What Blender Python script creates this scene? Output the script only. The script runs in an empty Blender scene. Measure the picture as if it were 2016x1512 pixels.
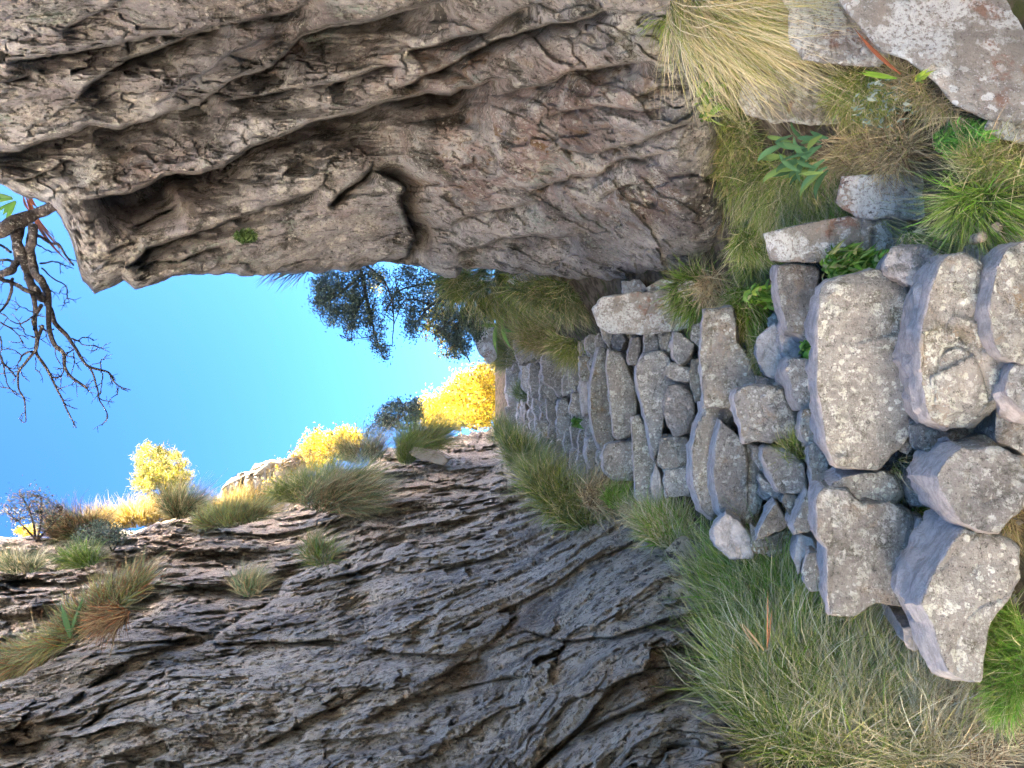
import bpy, math, random
import numpy as np
rnd = random.Random(7)
C = bpy.context.scene.collection
SC = bpy.context.scene

# ------------------------------------------------------------------ camera, sky, sun, exposure
F_PX = 1514.0
PITCH = math.radians(15.0)
FW = np.array([0.0, math.cos(PITCH), math.sin(PITCH)])
UP = np.array([0.0, -math.sin(PITCH), math.cos(PITCH)])
RT = np.array([1.0, 0.0, 0.0])
cam_d = bpy.data.cameras.new('camera')
cam = bpy.data.objects.new('camera', cam_d)
C.objects.link(cam)
cam_d.sensor_width = 36.0
cam_d.lens = 36.0 * F_PX / 2016.0
cam_d.clip_start = 0.05
cam_d.clip_end = 3000
from mathutils import Matrix
# the photographer held the phone sideways: the picture's left is up
m3 = Matrix(((-UP[0], RT[0], -FW[0]), (-UP[1], RT[1], -FW[1]), (-UP[2], RT[2], -FW[2])))
cam.matrix_world = m3.to_4x4()
SC.camera = cam

SUN_AZ = 100.0      # degrees to the right of the view direction
SUN_EL = 32.0
w = bpy.data.worlds.new('World'); SC.world = w; w.use_nodes = True
nt = w.node_tree; nt.nodes.clear()
sky = nt.nodes.new('ShaderNodeTexSky'); sky.sky_type = 'NISHITA'; sky.sun_disc = False
sky.sun_elevation = math.radians(SUN_EL); sky.sun_rotation = math.radians(SUN_AZ)
sky.altitude = 600; sky.air_density = 1.0; sky.dust_density = 3.5; sky.ozone_density = 1.0
bg = nt.nodes.new('ShaderNodeBackground'); bg.inputs[1].default_value = 0.05
wo = nt.nodes.new('ShaderNodeOutputWorld')
hs = nt.nodes.new('ShaderNodeHueSaturation'); hs.inputs['Saturation'].default_value = 1.1; hs.inputs['Value'].default_value = .61; hs.inputs['Hue'].default_value = .488
gm = nt.nodes.new('ShaderNodeGamma'); gm.inputs[1].default_value = 2.0
nt.links.new(sky.outputs[0], hs.inputs['Color']); nt.links.new(hs.outputs[0], gm.inputs[0]); nt.links.new(gm.outputs[0], bg.inputs[0]); nt.links.new(bg.outputs[0], wo.inputs[0])
sd = bpy.data.lights.new('sun', 'SUN'); sd.energy = 5.0; sd.angle = math.radians(0.5); sd.color = (1.0, 0.93, 0.8)
sun = bpy.data.objects.new('sun', sd); C.objects.link(sun)
az, el = math.radians(SUN_AZ), math.radians(SUN_EL)
SUNV = np.array([math.sin(az)*math.cos(el), math.cos(az)*math.cos(el), math.sin(el)])
from mathutils import Vector
sun.rotation_euler = Vector(SUNV).to_track_quat('Z', 'Y').to_euler()
SC.view_settings.view_transform = 'Standard'
SC.view_settings.look = 'None'
SC.view_settings.exposure = 4.2
SC.view_settings.gamma = 1.0
SC.view_settings.use_curve_mapping = False
SC.cycles.max_bounces = 6
SC.cycles.diffuse_bounces = 4
SC.cycles.transparent_max_bounces = 8

# ------------------------------------------------------------------ helpers
def P(x, y, D):
    """a point of the place seen in direction (x, y) of the photograph, D metres ahead"""
    x = np.asarray(x, float); y = np.asarray(y, float); D = np.asarray(D, float)
    a = (756.0 - y) / F_PX; b = (1008.0 - x) / F_PX
    return D[..., None] * (FW + a[..., None]*RT + b[..., None]*UP)
def P1(x, y, D): return P(np.array(x), np.array(y), np.array(D))

def _h(ix, iy, iz, seed):
    n = (ix.astype(np.int64)*374761393 + iy.astype(np.int64)*668265263 + iz.astype(np.int64)*2147483647 + seed*1274126177) & 0xffffffff
    n = ((n ^ (n >> 13)) * 1274126177) & 0xffffffff
    n = ((n ^ (n >> 16)) * 2246822519) & 0xffffffff
    return n ^ (n >> 15)
def pnoise(p, seed=0):
    i = np.floor(p).astype(np.int64); f = p - i
    u = f*f*f*(f*(f*6-15)+10)
    out = np.zeros(len(p))
    for dx in (0, 1):
        wx = u[:, 0] if dx else 1-u[:, 0]
        for dy in (0, 1):
            wy = u[:, 1] if dy else 1-u[:, 1]
            for dz in (0, 1):
                wz = u[:, 2] if dz else 1-u[:, 2]
                h = _h(i[:, 0]+dx, i[:, 1]+dy, i[:, 2]+dz, seed)
                gx = (h & 1023)/511.5-1; gy = ((h >> 10) & 1023)/511.5-1; gz = ((h >> 20) & 1023)/511.5-1
                out += wx*wy*wz*(gx*(f[:, 0]-dx)+gy*(f[:, 1]-dy)+gz*(f[:, 2]-dz))
    return out*1.2
def fbm(p, octv=4, seed=0, gain=0.5):
    a = 1.0; s = np.zeros(len(p)); q = p.copy()
    for k in range(octv):
        s += a*pnoise(q, seed+k); q = q*2.03+7.1; a *= gain
    return s
def ridged(p, octv=3, seed=0, gain=0.5):
    a = 1.0; s = np.zeros(len(p)); q = p.copy()
    for k in range(octv):
        s += a*(1-2.2*np.abs(pnoise(q, seed+k))); q = q*2.1+3.7; a *= gain
    return s
def worley(p, seed=0):
    i = np.floor(p).astype(np.int64); f = p - i
    best = np.full(len(p), 9.0); second = np.full(len(p), 9.0)
    for dx in (-1, 0, 1):
        for dy in (-1, 0, 1):
            for dz in (-1, 0, 1):
                h = _h(i[:, 0]+dx, i[:, 1]+dy, i[:, 2]+dz, seed)
                d = (dx+(h & 1023)/1023.-f[:, 0])**2+(dy+((h >> 10) & 1023)/1023.-f[:, 1])**2+(dz+((h >> 20) & 1023)/1023.-f[:, 2])**2
                second = np.minimum(second, np.maximum(best, d)); best = np.minimum(best, d)
    return np.sqrt(best), np.sqrt(second)
def blocks(p, seed=0, tilt=1.0):
    """broken blocks: every cell is shifted and tilted on its own, so the borders are sharp steps"""
    i = np.floor(p).astype(np.int64); f = p - i
    best = np.full(len(p), 9.0); val = np.zeros(len(p)); sec = np.full(len(p), 9.0)
    for dx in (-1, 0, 1):
        for dy in (-1, 0, 1):
            for dz in (-1, 0, 1):
                h = _h(i[:, 0]+dx, i[:, 1]+dy, i[:, 2]+dz, seed)
                vx = dx+(h & 1023)/1023.-f[:, 0]; vy = dy+((h >> 10) & 1023)/1023.-f[:, 1]; vz = dz+((h >> 20) & 1023)/1023.-f[:, 2]
                d = vx*vx+vy*vy+vz*vz; b = d < best
                h2 = _h(i[:, 0]+dx, i[:, 1]+dy, i[:, 2]+dz, seed+77)
                o = (h2 & 1023)/1023.-.5+tilt*(vx*(((h2 >> 10) & 1023)/1023.-.5)+vy*(((h2 >> 20) & 1023)/1023.-.5)*1.5+vz*((h2 >> 5) & 1023)/1023.-vz*.5)
                sec = np.where(b, best, np.minimum(sec, d)); val = np.where(b, o, val); best = np.where(b, d, best)
    return val, np.sqrt(sec)-np.sqrt(best)
def sm(a, b, x):
    t = np.clip((x-a)/(b-a), 0, 1); return t*t*(3-2*t)

def tps(ctrl):
    """smooth surface log-depth through sparse control points (x, y, depth)"""
    c = np.array(ctrl, float); X = c[:, :2]/1000.; v = np.log(c[:, 2]); n = len(c)
    r = np.linalg.norm(X[:, None]-X[None], axis=2)
    K = np.where(r > 0, r*r*np.log(r+1e-12), 0)+np.eye(n)*2e-3
    Pm = np.hstack([np.ones((n, 1)), X])
    A = np.zeros((n+3, n+3)); A[:n, :n] = K; A[:n, n:] = Pm; A[n:, :n] = Pm.T
    s = np.linalg.solve(A, np.concatenate([v, np.zeros(3)]))
    def f(x, y):
        q = np.stack([np.ravel(x), np.ravel(y)], 1)/1000.
        out = s[n]+s[n+1]*q[:, 0]+s[n+2]*q[:, 1]
        for k in range(n):
            r2 = (q[:, 0]-X[k, 0])**2+(q[:, 1]-X[k, 1])**2
            out = out+s[k]*0.5*r2*np.log(r2+1e-12)
        return np.exp(out).reshape(np.shape(x))
    return f

def mesh_obj(name, verts, faces, mat, parent=None, smooth=True, sharp=None, attrs=None, link=True, cols=None):
    """verts (n,3); faces: (m,3) or (m,4) array, or list of such arrays"""
    me = bpy.data.meshes.new(name)
    fl = faces if isinstance(faces, list) else [faces]
    fl = [np.asarray(f, np.int32) for f in fl if len(f)]
    verts = np.asarray(verts, np.float32)
    me.vertices.add(len(verts)); me.vertices.foreach_set('co', verts.ravel())
    tot = np.concatenate([np.full(len(f), f.shape[1], np.int32) for f in fl])
    idx = np.concatenate([f.ravel() for f in fl])
    st = np.concatenate([[0], np.cumsum(tot)[:-1]]).astype(np.int32)
    me.loops.add(len(idx)); me.loops.foreach_set('vertex_index', idx)
    me.polygons.add(len(tot)); me.polygons.foreach_set('loop_start', st)
    me.polygons.foreach_set('loop_total', tot)
    me.polygons.foreach_set('use_smooth', np.full(len(tot), bool(smooth)))
    me.update(calc_edges=True)
    if attrs:
        for k, v in attrs.items():
            a = me.attributes.new(k, 'FLOAT', 'POINT'); a.data.foreach_set('value', np.asarray(v, np.float32))
    if cols is not None:
        a = me.attributes.new('tint', 'FLOAT_COLOR', 'POINT')
        cc = np.ones((len(verts), 4), np.float32); cc[:, :3] = cols; a.data.foreach_set('color', cc.ravel())
    if sharp: me.set_sharp_from_angle(angle=math.radians(sharp))
    me.materials.append(mat)
    o = bpy.data.objects.new(name, me); C.objects.link(o)
    if parent is not None: o.parent = parent; o.matrix_parent_inverse = parent.matrix_world.inverted()
    return o
def tag(o, label=None, cat=None, group=None, kind=None):
    if label: o['label'] = label
    if cat: o['category'] = cat
    if group: o['group'] = group
    if kind: o['kind'] = kind
    return o
def empty(name, loc, label, cat, group=None):
    o = bpy.data.objects.new(name, None); C.objects.link(o); o.location = Vector([float(v) for v in loc])
    o.matrix_world = Matrix.Translation(o.location); o.empty_display_size = 0.1
    return tag(o, label, cat, group)
def grid_faces(nr, nc):
    i = np.arange(nr*nc).reshape(nr, nc)
    return np.stack([i[:-1, :-1].ravel(), i[:-1, 1:].ravel(), i[1:, 1:].ravel(), i[1:, :-1].ravel()], 1)

# ------------------------------------------------------------------ materials
class NT:
    def __init__(s, name):
        s.m = bpy.data.materials.new(name); s.m.use_nodes = True; s.t = s.m.node_tree; s.t.nodes.clear()
        s.out = s.n('ShaderNodeOutputMaterial')
    def n(s, t, **k):
        o = s.t.nodes.new(t)
        for a, b in k.items(): setattr(o, a, b)
        return o
    def l(s, a, b): s.t.links.new(a, b)
    def pos(s): 
        g = s.n('ShaderNodeNewGeometry'); return g.outputs['Position']
    def noise(s, vec, scale, detail=6, rough=0.6, dist=0.0):
        o = s.n('ShaderNodeTexNoise'); o.inputs['Scale'].default_value = scale; o.inputs['Detail'].default_value = detail
        o.inputs['Roughness'].default_value = rough; o.inputs['Distortion'].default_value = dist
        s.l(vec, o.inputs['Vector']); return o.outputs['Fac']
    def voro(s, vec, scale, feature='F1', rand=1.0):
        o = s.n('ShaderNodeTexVoronoi'); o.feature = feature; o.inputs['Scale'].default_value = scale
        o.inputs['Randomness'].default_value = rand; s.l(vec, o.inputs['Vector']); return o
    def ramp(s, fac, a, b, lo=0.0, hi=1.0):
        o = s.n('ShaderNodeMapRange'); o.interpolation_type = 'SMOOTHSTEP'
        o.inputs[1].default_value = a; o.inputs[2].default_value = b; o.inputs[3].default_value = lo; o.inputs[4].default_value = hi
        s.l(fac, o.inputs[0]); return o.outputs[0]
    def mix(s, fac, a, b):
        o = s.n('ShaderNodeMix'); o.data_type = 'RGBA'
        if isinstance(fac, (int, float)): o.inputs[0].default_value = fac
        else: s.l(fac, o.inputs[0])
        for v, i in ((a, 6), (b, 7)):
            if isinstance(v, tuple): o.inputs[i].default_value = (*v, 1)
            else: s.l(v, o.inputs[i])
        return o.outputs[2]
    def math(s, op, a, b=None):
        o = s.n('ShaderNodeMath', operation=op)
        for v, i in ((a, 0), (b, 1)):
            if v is None: continue
            if isinstance(v, (int, float)): o.inputs[i].default_value = v
            else: s.l(v, o.inputs[i])
        return o.outputs[0]
    def attr(s, name):
        o = s.n('ShaderNodeAttribute'); o.attribute_name = name; return o
    def bump(s, h, strength, dist, normal=None):
        o = s.n('ShaderNodeBump'); o.inputs['Strength'].default_value = strength; o.inputs['Distance'].default_value = dist
        s.l(h, o.inputs['Height'])
        if normal is not None: s.l(normal, o.inputs['Normal'])
        return o.outputs[0]
    def stretch(s, vec, sc, rot=(0, 0, 0)):
        o = s.n('ShaderNodeMapping'); o.inputs['Scale'].default_value = sc; o.inputs['Rotation'].default_value = rot
        s.l(vec, o.inputs['Vector']); return o.outputs[0]
    def bsdf(s, col, rough=0.9, normal=None, spec=0.25):
        o = s.n('ShaderNodeBsdfPrincipled'); s.l(col, o.inputs['Base Color'])
        if isinstance(rough, (int, float)): o.inputs['Roughness'].default_value = rough
        else: s.l(rough, o.inputs['Roughness'])
        o.inputs['Specular IOR Level'].default_value = spec
        if normal is not None: s.l(normal, o.inputs['Normal'])
        s.l(o.outputs[0], s.out.inputs[0]); return o

def lichen_mask(t, p, scale, cover, edge=0.04):
    """crusty blotches: rounded cells broken up by noise"""
    q = t.n('ShaderNodeVectorMath', operation='ADD')
    nn = t.n('ShaderNodeTexNoise'); nn.inputs['Scale'].default_value = scale*1.7; nn.inputs['Detail'].default_value = 5
    t.l(p, nn.inputs['Vector'])
    mu = t.n('ShaderNodeVectorMath', operation='SCALE'); t.l(nn.outputs['Color'], mu.inputs[0]); mu.inputs[3].default_value = 0.9/scale
    t.l(p, q.inputs[0]); t.l(mu.outputs[0], q.inputs[1])
    v = t.voro(q.outputs[0], scale)
    rv = t.n('ShaderNodeSeparateColor'); t.l(v.outputs['Color'], rv.inputs[0])
    rad = t.math('MULTIPLY', rv.outputs[0], cover) if isinstance(cover, (int, float)) else t.math('MULTIPLY', rv.outputs[0], cover)
    d = t.math('SUBTRACT', rad, v.outputs['Distance'])
    return t.ramp(d, 0.0, edge)

def mat_right_cliff():
    t = NT('right_cliff_rock'); p = t.pos()
    ps = t.stretch(p, (1, 1, 1))
    n1 = t.noise(p, 2.2, 7, 0.62); n2 = t.noise(p, 9, 8, 0.7); n3 = t.noise(p, 45, 6, 0.7)
    base = t.mix(t.ramp(n1, .36, .64), (.165, .155, .148), (.60, .58, .55))
    base = t.mix(t.ramp(n2, .40, .66), base, (.33, .30, .275))
    # purple grey stone high up
    cool = t.attr('cool').outputs['Fac']
    base = t.mix(t.math('MULTIPLY', cool, t.ramp(n2, .62, .38)), base, (.38, .345, .36))
    red = t.attr('red').outputs['Fac']
    rm = t.math('MULTIPLY', red, t.ramp(t.noise(p, 5, 7, .65, .6), .42, .56))
    base = t.mix(t.math('MULTIPLY', rm, .62), base, (.30, .155, .11))
    och = t.math('MULTIPLY', red, t.ramp(t.noise(t.stretch(p, (1, 1.2, .8)), 7, 6, .6), .56, .64))
    base = t.mix(och, base, (.23, .14, .06))
    dark = t.ramp(t.noise(p, 3.6, 9, .75, .4), .51, .60)
    base = t.mix(t.math('MULTIPLY', dark, .8), base, (.055, .048, .035))
    olive = t.ramp(t.noise(t.stretch(p, (1, 1, .7)), 6, 7, .7), .58, .66)
    base = t.mix(t.math('MULTIPLY', olive, .6), base, (.10, .09, .045))
    li = t.attr('lichen').outputs['Fac']
    big = t.math('MULTIPLY', t.ramp(t.noise(p, 4.5, 6, .68), .46, .58), t.ramp(t.noise(p, 60, 4, .7), .42, .55))
    m1 = t.math('MULTIPLY', lichen_mask(t, p, 17, .55), t.ramp(n1, .45, .6))
    m2 = t.math('MULTIPLY', lichen_mask(t, p, 48, .5), t.ramp(n2, .42, .58))
    sp = t.math('MULTIPLY', t.ramp(t.noise(p, 75, 6, .85), .53, .60), t.ramp(t.noise(p, 5, 6, .7), .40, .60))
    lm = t.math('MAXIMUM', m1, t.math('MAXIMUM', m2, t.math('MULTIPLY', sp, .7)))
    lm = t.math('MULTIPLY', lm, t.math('MULTIPLY', t.ramp(li, 0, 1, .65, 1), .9))
    base = t.mix(lm, base, (.70, .69, .58))
    base = t.mix(t.math('MULTIPLY', big, t.math('MULTIPLY', li, .95)), base, (.72, .72, .64))
    gl = t.math('MULTIPLY', t.ramp(t.noise(p, 2.9, 5, .6), .60, .66), t.ramp(t.noise(p, 38, 5, .8), .46, .56))
    base = t.mix(t.math('MULTIPLY', gl, .8), base, (.33, .38, .32))
    speck = t.ramp(t.noise(p, 40, 8, .85), .54, .61)
    base = t.mix(t.math('MULTIPLY', speck, .85), base, (.04, .035, .03))
    h = t.math('ADD', t.math('MULTIPLY', t.noise(p, 14, 10, .78), 1.0), t.math('MULTIPLY', t.noise(p, 70, 7, .8), .55))
    h = t.math('ADD', h, t.math('MULTIPLY', lm, .06))
    t.bsdf(base, .92, t.bump(h, 1.0, .055), .15); return t.m

def mat_left_cliff():
    t = NT('left_cliff_rock'); p = t.pos()
    n1 = t.noise(p, 1.6, 7, .65); n2 = t.noise(p, 8, 8, .72)
    base = t.mix(t.ramp(n1, .38, .62), (.17, .14, .11), (.60, .51, .40))
    base = t.mix(t.math('MULTIPLY', t.ramp(n2, .45, .62), .8), base, (.68, .60, .48))
    base = t.mix(t.ramp(t.noise(p, 19, 7, .75), .54, .60), base, (.055, .048, .042))
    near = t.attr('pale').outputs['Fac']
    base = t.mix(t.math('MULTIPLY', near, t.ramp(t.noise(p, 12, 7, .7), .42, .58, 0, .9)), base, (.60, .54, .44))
    br = t.math('MULTIPLY', t.attr('red').outputs['Fac'], t.ramp(t.noise(p, 4, 6, .6), .42, .55))
    base = t.mix(br, base, (.20, .12, .06))
    m1 = t.math('MULTIPLY', lichen_mask(t, p, 26, .42), t.ramp(n1, .46, .58))
    sp = t.math('MULTIPLY', t.ramp(t.noise(p, 55, 8, .85), .53, .58), t.ramp(n2, .38, .55))
    dk = t.math('MULTIPLY', t.ramp(t.noise(p, 24, 9, .85), .51, .57), .9); base = t.mix(dk, base, (.07, .055, .045))
    lm = t.math('MAXIMUM', t.math('MULTIPLY', m1, .5), t.math('MULTIPLY', sp, .8))
    base = t.mix(t.math('MULTIPLY', lm, .85), base, (.72, .68, .56))
    h = t.math('ADD', t.noise(p, 13, 10, .8), t.math('MULTIPLY', t.noise(p, 60, 7, .8), .55))
    t.bsdf(base, t.ramp(n2, .35, .62, .5, .9), t.bump(h, 1.0, .10), .35); return t.m

def mat_stone():
    t = NT('step_stone_rock'); p = t.pos()
    oi = t.n('ShaderNodeObjectInfo'); r = oi.outputs['Random']
    off = t.n('ShaderNodeVectorMath', operation='ADD'); t.l(p, off.inputs[0]); cm = t.n('ShaderNodeCombineXYZ')
    for k in range(3): t.l(t.math('MULTIPLY', r, 7.0*(k+1)), cm.inputs[k])
    t.l(cm.outputs[0], off.inputs[1]); p = off.outputs[0]
    n1 = t.noise(p, 6, 8, .68, .3); n2 = t.noise(p, 34, 9, .78); n3 = t.noise(p, 110, 6, .8)
    base = t.mix(t.ramp(n1, .36, .64), (.19, .175, .15), (.44, .41, .36))
    base = t.mix(t.ramp(n2, .38, .62), base, (.33, .305, .27))
    base = t.mix(t.math('MULTIPLY', t.ramp(r, .3, 1), t.ramp(t.noise(p, 8, 6, .7, .4), .50, .62)), base, (.40, .29, .18))
    base = t.mix(t.math('MULTIPLY', t.ramp(t.noise(p, 13, 8, .78, .5), .54, .62), .75), base, (.12, .11, .075))
    wear = t.attr('wear').outputs['Fac']
    wm = t.ramp(t.math('ADD', wear, t.math('MULTIPLY', t.math('SUBTRACT', t.noise(p, 24, 8, .78), .5), 1.3)), .35, .62)
    inv = t.math('SUBTRACT', 1.0, wm)
    crust = t.math('MULTIPLY', t.ramp(t.noise(p, 46, 8, .8, .4), .50, .56), t.ramp(t.noise(p, 6.5, 6, .75), .46, .56))
    m2 = t.math('MULTIPLY', lichen_mask(t, p, 62, .55), t.ramp(n1, .44, .58))
    m3 = t.math('MULTIPLY', t.ramp(n3, .53, .60), t.ramp(t.noise(p, 10, 6, .75), .46, .58))
    m1 = t.math('MULTIPLY', lichen_mask(t, p, 19, .40), t.ramp(n3, .40, .52))
    lm = t.math('MAXIMUM', t.math('MAXIMUM', crust, m1), t.math('MAXIMUM', m2, t.math('MULTIPLY', m3, .85)))
    lm = t.math('MULTIPLY', lm, inv)
    base = t.mix(t.math('MULTIPLY', lm, .88), base, t.mix(t.ramp(n2, .4, .6), (.58, .57, .47), (.76, .76, .68)))
    sp = t.math('MULTIPLY', t.ramp(t.noise(p, 75, 7, .85), .55, .61), inv)
    base = t.mix(t.math('MULTIPLY', sp, .8), base, (.06, .055, .045))
    br = t.n('ShaderNodeHueSaturation'); t.l(base, br.inputs['Color']); t.l(t.ramp(t.math('FRACT', t.math('MULTIPLY', r, 37.3)), 0, 1, .78, 1.2), br.inputs['Value']); t.l(t.ramp(t.math('FRACT', t.math('MULTIPLY', r, 91.7)), 0, 1, .7, 1.3), br.inputs['Saturation']); base = br.outputs[0]
    strk = t.noise(p, 26, 9, .8, .3)
    wcol = t.mix(t.ramp(strk, .38, .62), (.31, .275, .245), (.56, .50, .45))
    base = t.mix(t.math('MULTIPLY', wm, .92), base, wcol)
    h = t.math('ADD', t.noise(p, 30, 9, .78), t.math('MULTIPLY', n3, .45))
    h = t.math('ADD', h, t.math('MULTIPLY', lm, .10))
    h = t.math('MULTIPLY', h, t.ramp(wm, 0, 1, 1, .5))
    t.bsdf(base, t.ramp(wm, 0, 1, .92, .66), t.bump(h, 1.0, .028), .25); return t.m

def mat_boulder():
    t = NT('lichen_boulder_rock'); p = t.pos()
    n1 = t.noise(p, 4, 7, .65); n2 = t.noise(p, 22, 8, .72)
    base = t.mix(t.ramp(n1, .38, .62), (.30, .27, .23), (.48, .44, .385))
    base = t.mix(t.ramp(n2, .40, .66), base, (.27, .25, .22))
    base = t.mix(t.ramp(t.noise(p, 6, 5, .6), .57, .63), base, (.30, .19, .14))
    big = t.math('MULTIPLY', t.ramp(t.noise(p, 7, 7, .7), .46, .54), t.ramp(t.noise(p, 90, 4, .75), .38, .50))
    m1 = t.math('MAXIMUM', lichen_mask(t, p, 42, .5), t.math('MULTIPLY', t.ramp(t.noise(p, 150, 3, .8), .56, .64), .8))
    lm = t.math('MAXIMUM', t.math('MULTIPLY', big, .9), t.math('MULTIPLY', m1, t.ramp(n1, .38, .55)))
    base = t.mix(t.math('MULTIPLY', lm, .9), base, (.72, .74, .72))
    base = t.mix(t.math('MULTIPLY', t.ramp(t.noise(p, 80, 5, .8), .58, .64), .7), base, (.07, .06, .05))
    h = t.math('ADD', t.noise(p, 26, 10, .8), t.math('MULTIPLY', lm, .12))
    t.bsdf(base, .9, t.bump(h, 1., .04), .2); return t.m

def mat_soil():
    t = NT('soil'); p = t.pos()
    base = t.mix(t.ramp(t.noise(p, 12, 7, .7), .38, .62), (.07, .052, .035), (.20, .16, .11))
    base = t.mix(t.ramp(t.noise(p, 5, 6, .7), .50, .62), base, (.07, .075, .025))
    t.bsdf(base, .95, t.bump(t.noise(p, 40, 7, .75), 1, .03), .1); return t.m

def mat_ground():
    t = NT('mountain_ground'); p = t.pos()
    base = t.mix(t.ramp(t.noise(p, .8, 7, .7), .4, .6), (.34, .32, .27), (.52, .50, .46))  # pale so the sunlit land throws fill light onto the steps
    t.bsdf(base, .95, t.bump(t.noise(p, 3, 7, .75), 1, .1), .1); return t.m

def mat_leaf(name, rough=.6, trans=.35, mult=1.0):
    t = NT(name); a = t.attr('tint').outputs['Color']
    p = t.pos(); n = t.noise(p, 30, 2, .5)
    col = t.mix(t.ramp(n, .3, .7, 0, .35), a, (.03, .035, .015))
    b = t.n('ShaderNodeBsdfPrincipled'); t.l(a if mult else col, b.inputs['Base Color']); b.inputs['Roughness'].default_value = rough
    b.inputs['Specular IOR Level'].default_value = .3
    tr = t.n('ShaderNodeBsdfTranslucent'); t.l(a, tr.inputs[0])
    mx = t.n('ShaderNodeMixShader'); mx.inputs[0].default_value = trans
    t.l(b.outputs[0], mx.inputs[1]); t.l(tr.outputs[0], mx.inputs[2]); t.l(mx.outputs[0], t.out.inputs[0]); return t.m

def mat_bark(name, c1, c2, c3=(.42, .42, .38)):
    t = NT(name); p = t.pos()
    base = t.mix(t.ramp(t.noise(p, 30, 7, .7), .38, .62), c1, c2)
    base = t.mix(t.ramp(t.noise(p, 55, 5, .75), .55, .62), base, c3)
    t.bsdf(base, .9, t.bump(t.noise(t.stretch(p, (1, 1, 1)), 70, 6, .7), 1, .01), .15); return t.m
def mat_pale_rock():
    t = NT('sunlit_rock'); p = t.pos()
    base = t.mix(t.ramp(t.noise(p, 2.5, 7, .7), .4, .6), (.30, .25, .19), (.46, .42, .36))
    t.bsdf(base, .9, t.bump(t.noise(p, 6, 8, .7), 1, .12), .15); return t.m

M_RIGHT = mat_right_cliff(); M_LEFT = mat_left_cliff(); M_STONE = mat_stone(); M_BOULD = mat_boulder()
M_SOIL = mat_soil(); M_GROUND = mat_ground(); M_GRASS = mat_leaf('grass_blades', .55, .3); M_LEAF = mat_leaf('leaf_green', .45, .35)
M_SUNLEAF = mat_leaf('leaf_yellow', .6, .45)
M_DEAD = mat_bark('dead_wood', (.02, .017, .017), (.075, .062, .056), (.20, .20, .185)); M_BARK = mat_bark('shrub_bark', (.03, .025, .02), (.09, .07, .05), (.16, .14, .11))
M_PALE = mat_pale_rock()

# ------------------------------------------------------------------ cliffs
def crack_field(x, y, cracks):
    """depth added by ledges: the rock on one side of the line stands proud, the other side is undercut"""
    out = np.zeros(len(x))
    for pts, A, wd in cracks:
        pts = np.array(pts, float)
        lo = pts.min(0)-wd*4; hi = pts.max(0)+wd*4
        sel = np.where((x > lo[0]) & (x < hi[0]) & (y > lo[1]) & (y < hi[1]))[0]
        if len(sel) == 0: continue
        px = x[sel]; py = y[sel]
        seg = pts[1:]-pts[:-1]; L = np.linalg.norm(seg, axis=1); cum = np.concatenate([[0], np.cumsum(L)]); T = cum[-1]
        best = np.full(len(sel), 1e9); sd = np.zeros(len(sel)); along = np.zeros(len(sel))
        for k in range(len(seg)):
            d = seg[k]/L[k]; rx = px-pts[k, 0]; ry = py-pts[k, 1]
            tt = np.clip(rx*d[0]+ry*d[1], 0, L[k]); ex = rx-tt*d[0]; ey = ry-tt*d[1]; dd = np.hypot(ex, ey)
            s = -ex*d[1]+ey*d[0]
            b = dd < best-1e-6
            best[b] = dd[b]; sd[b] = np.where(s[b] >= 0, dd[b], -dd[b]); along[b] = cum[k]+tt[b]
        taper = sm(0, .14*T+8, along)*sm(0, .14*T+8, T-along)
        taper = np.where((along <= 0.01) | (along >= T-.01), taper*0, taper)
        step = 3.0
        prof = np.where(sd > 0, sm(0, step, sd)*np.exp(-(sd/wd)**1.3), -0.10*np.exp(-(-sd/(wd*.9))**1.5)*sm(0, 6, -sd))
        out[sel] += A*taper*prof
    return out
def pit_field(x, y, pits):
    out = np.zeros(len(x))
    for cx, cy, rx, ry, A in pits:
        r = ((x-cx)/rx)**2+((y-cy)/ry)**2
        out += A*np.exp(-r**1.6)
    return out
def blobs(x, y, bl):
    out = np.zeros(len(x))
    for cx, cy, rx, ry, A in bl:
        out = np.maximum(out, A*np.exp(-(((x-cx)/rx)**2+((y-cy)/ry)**2)))
    return out

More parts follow.
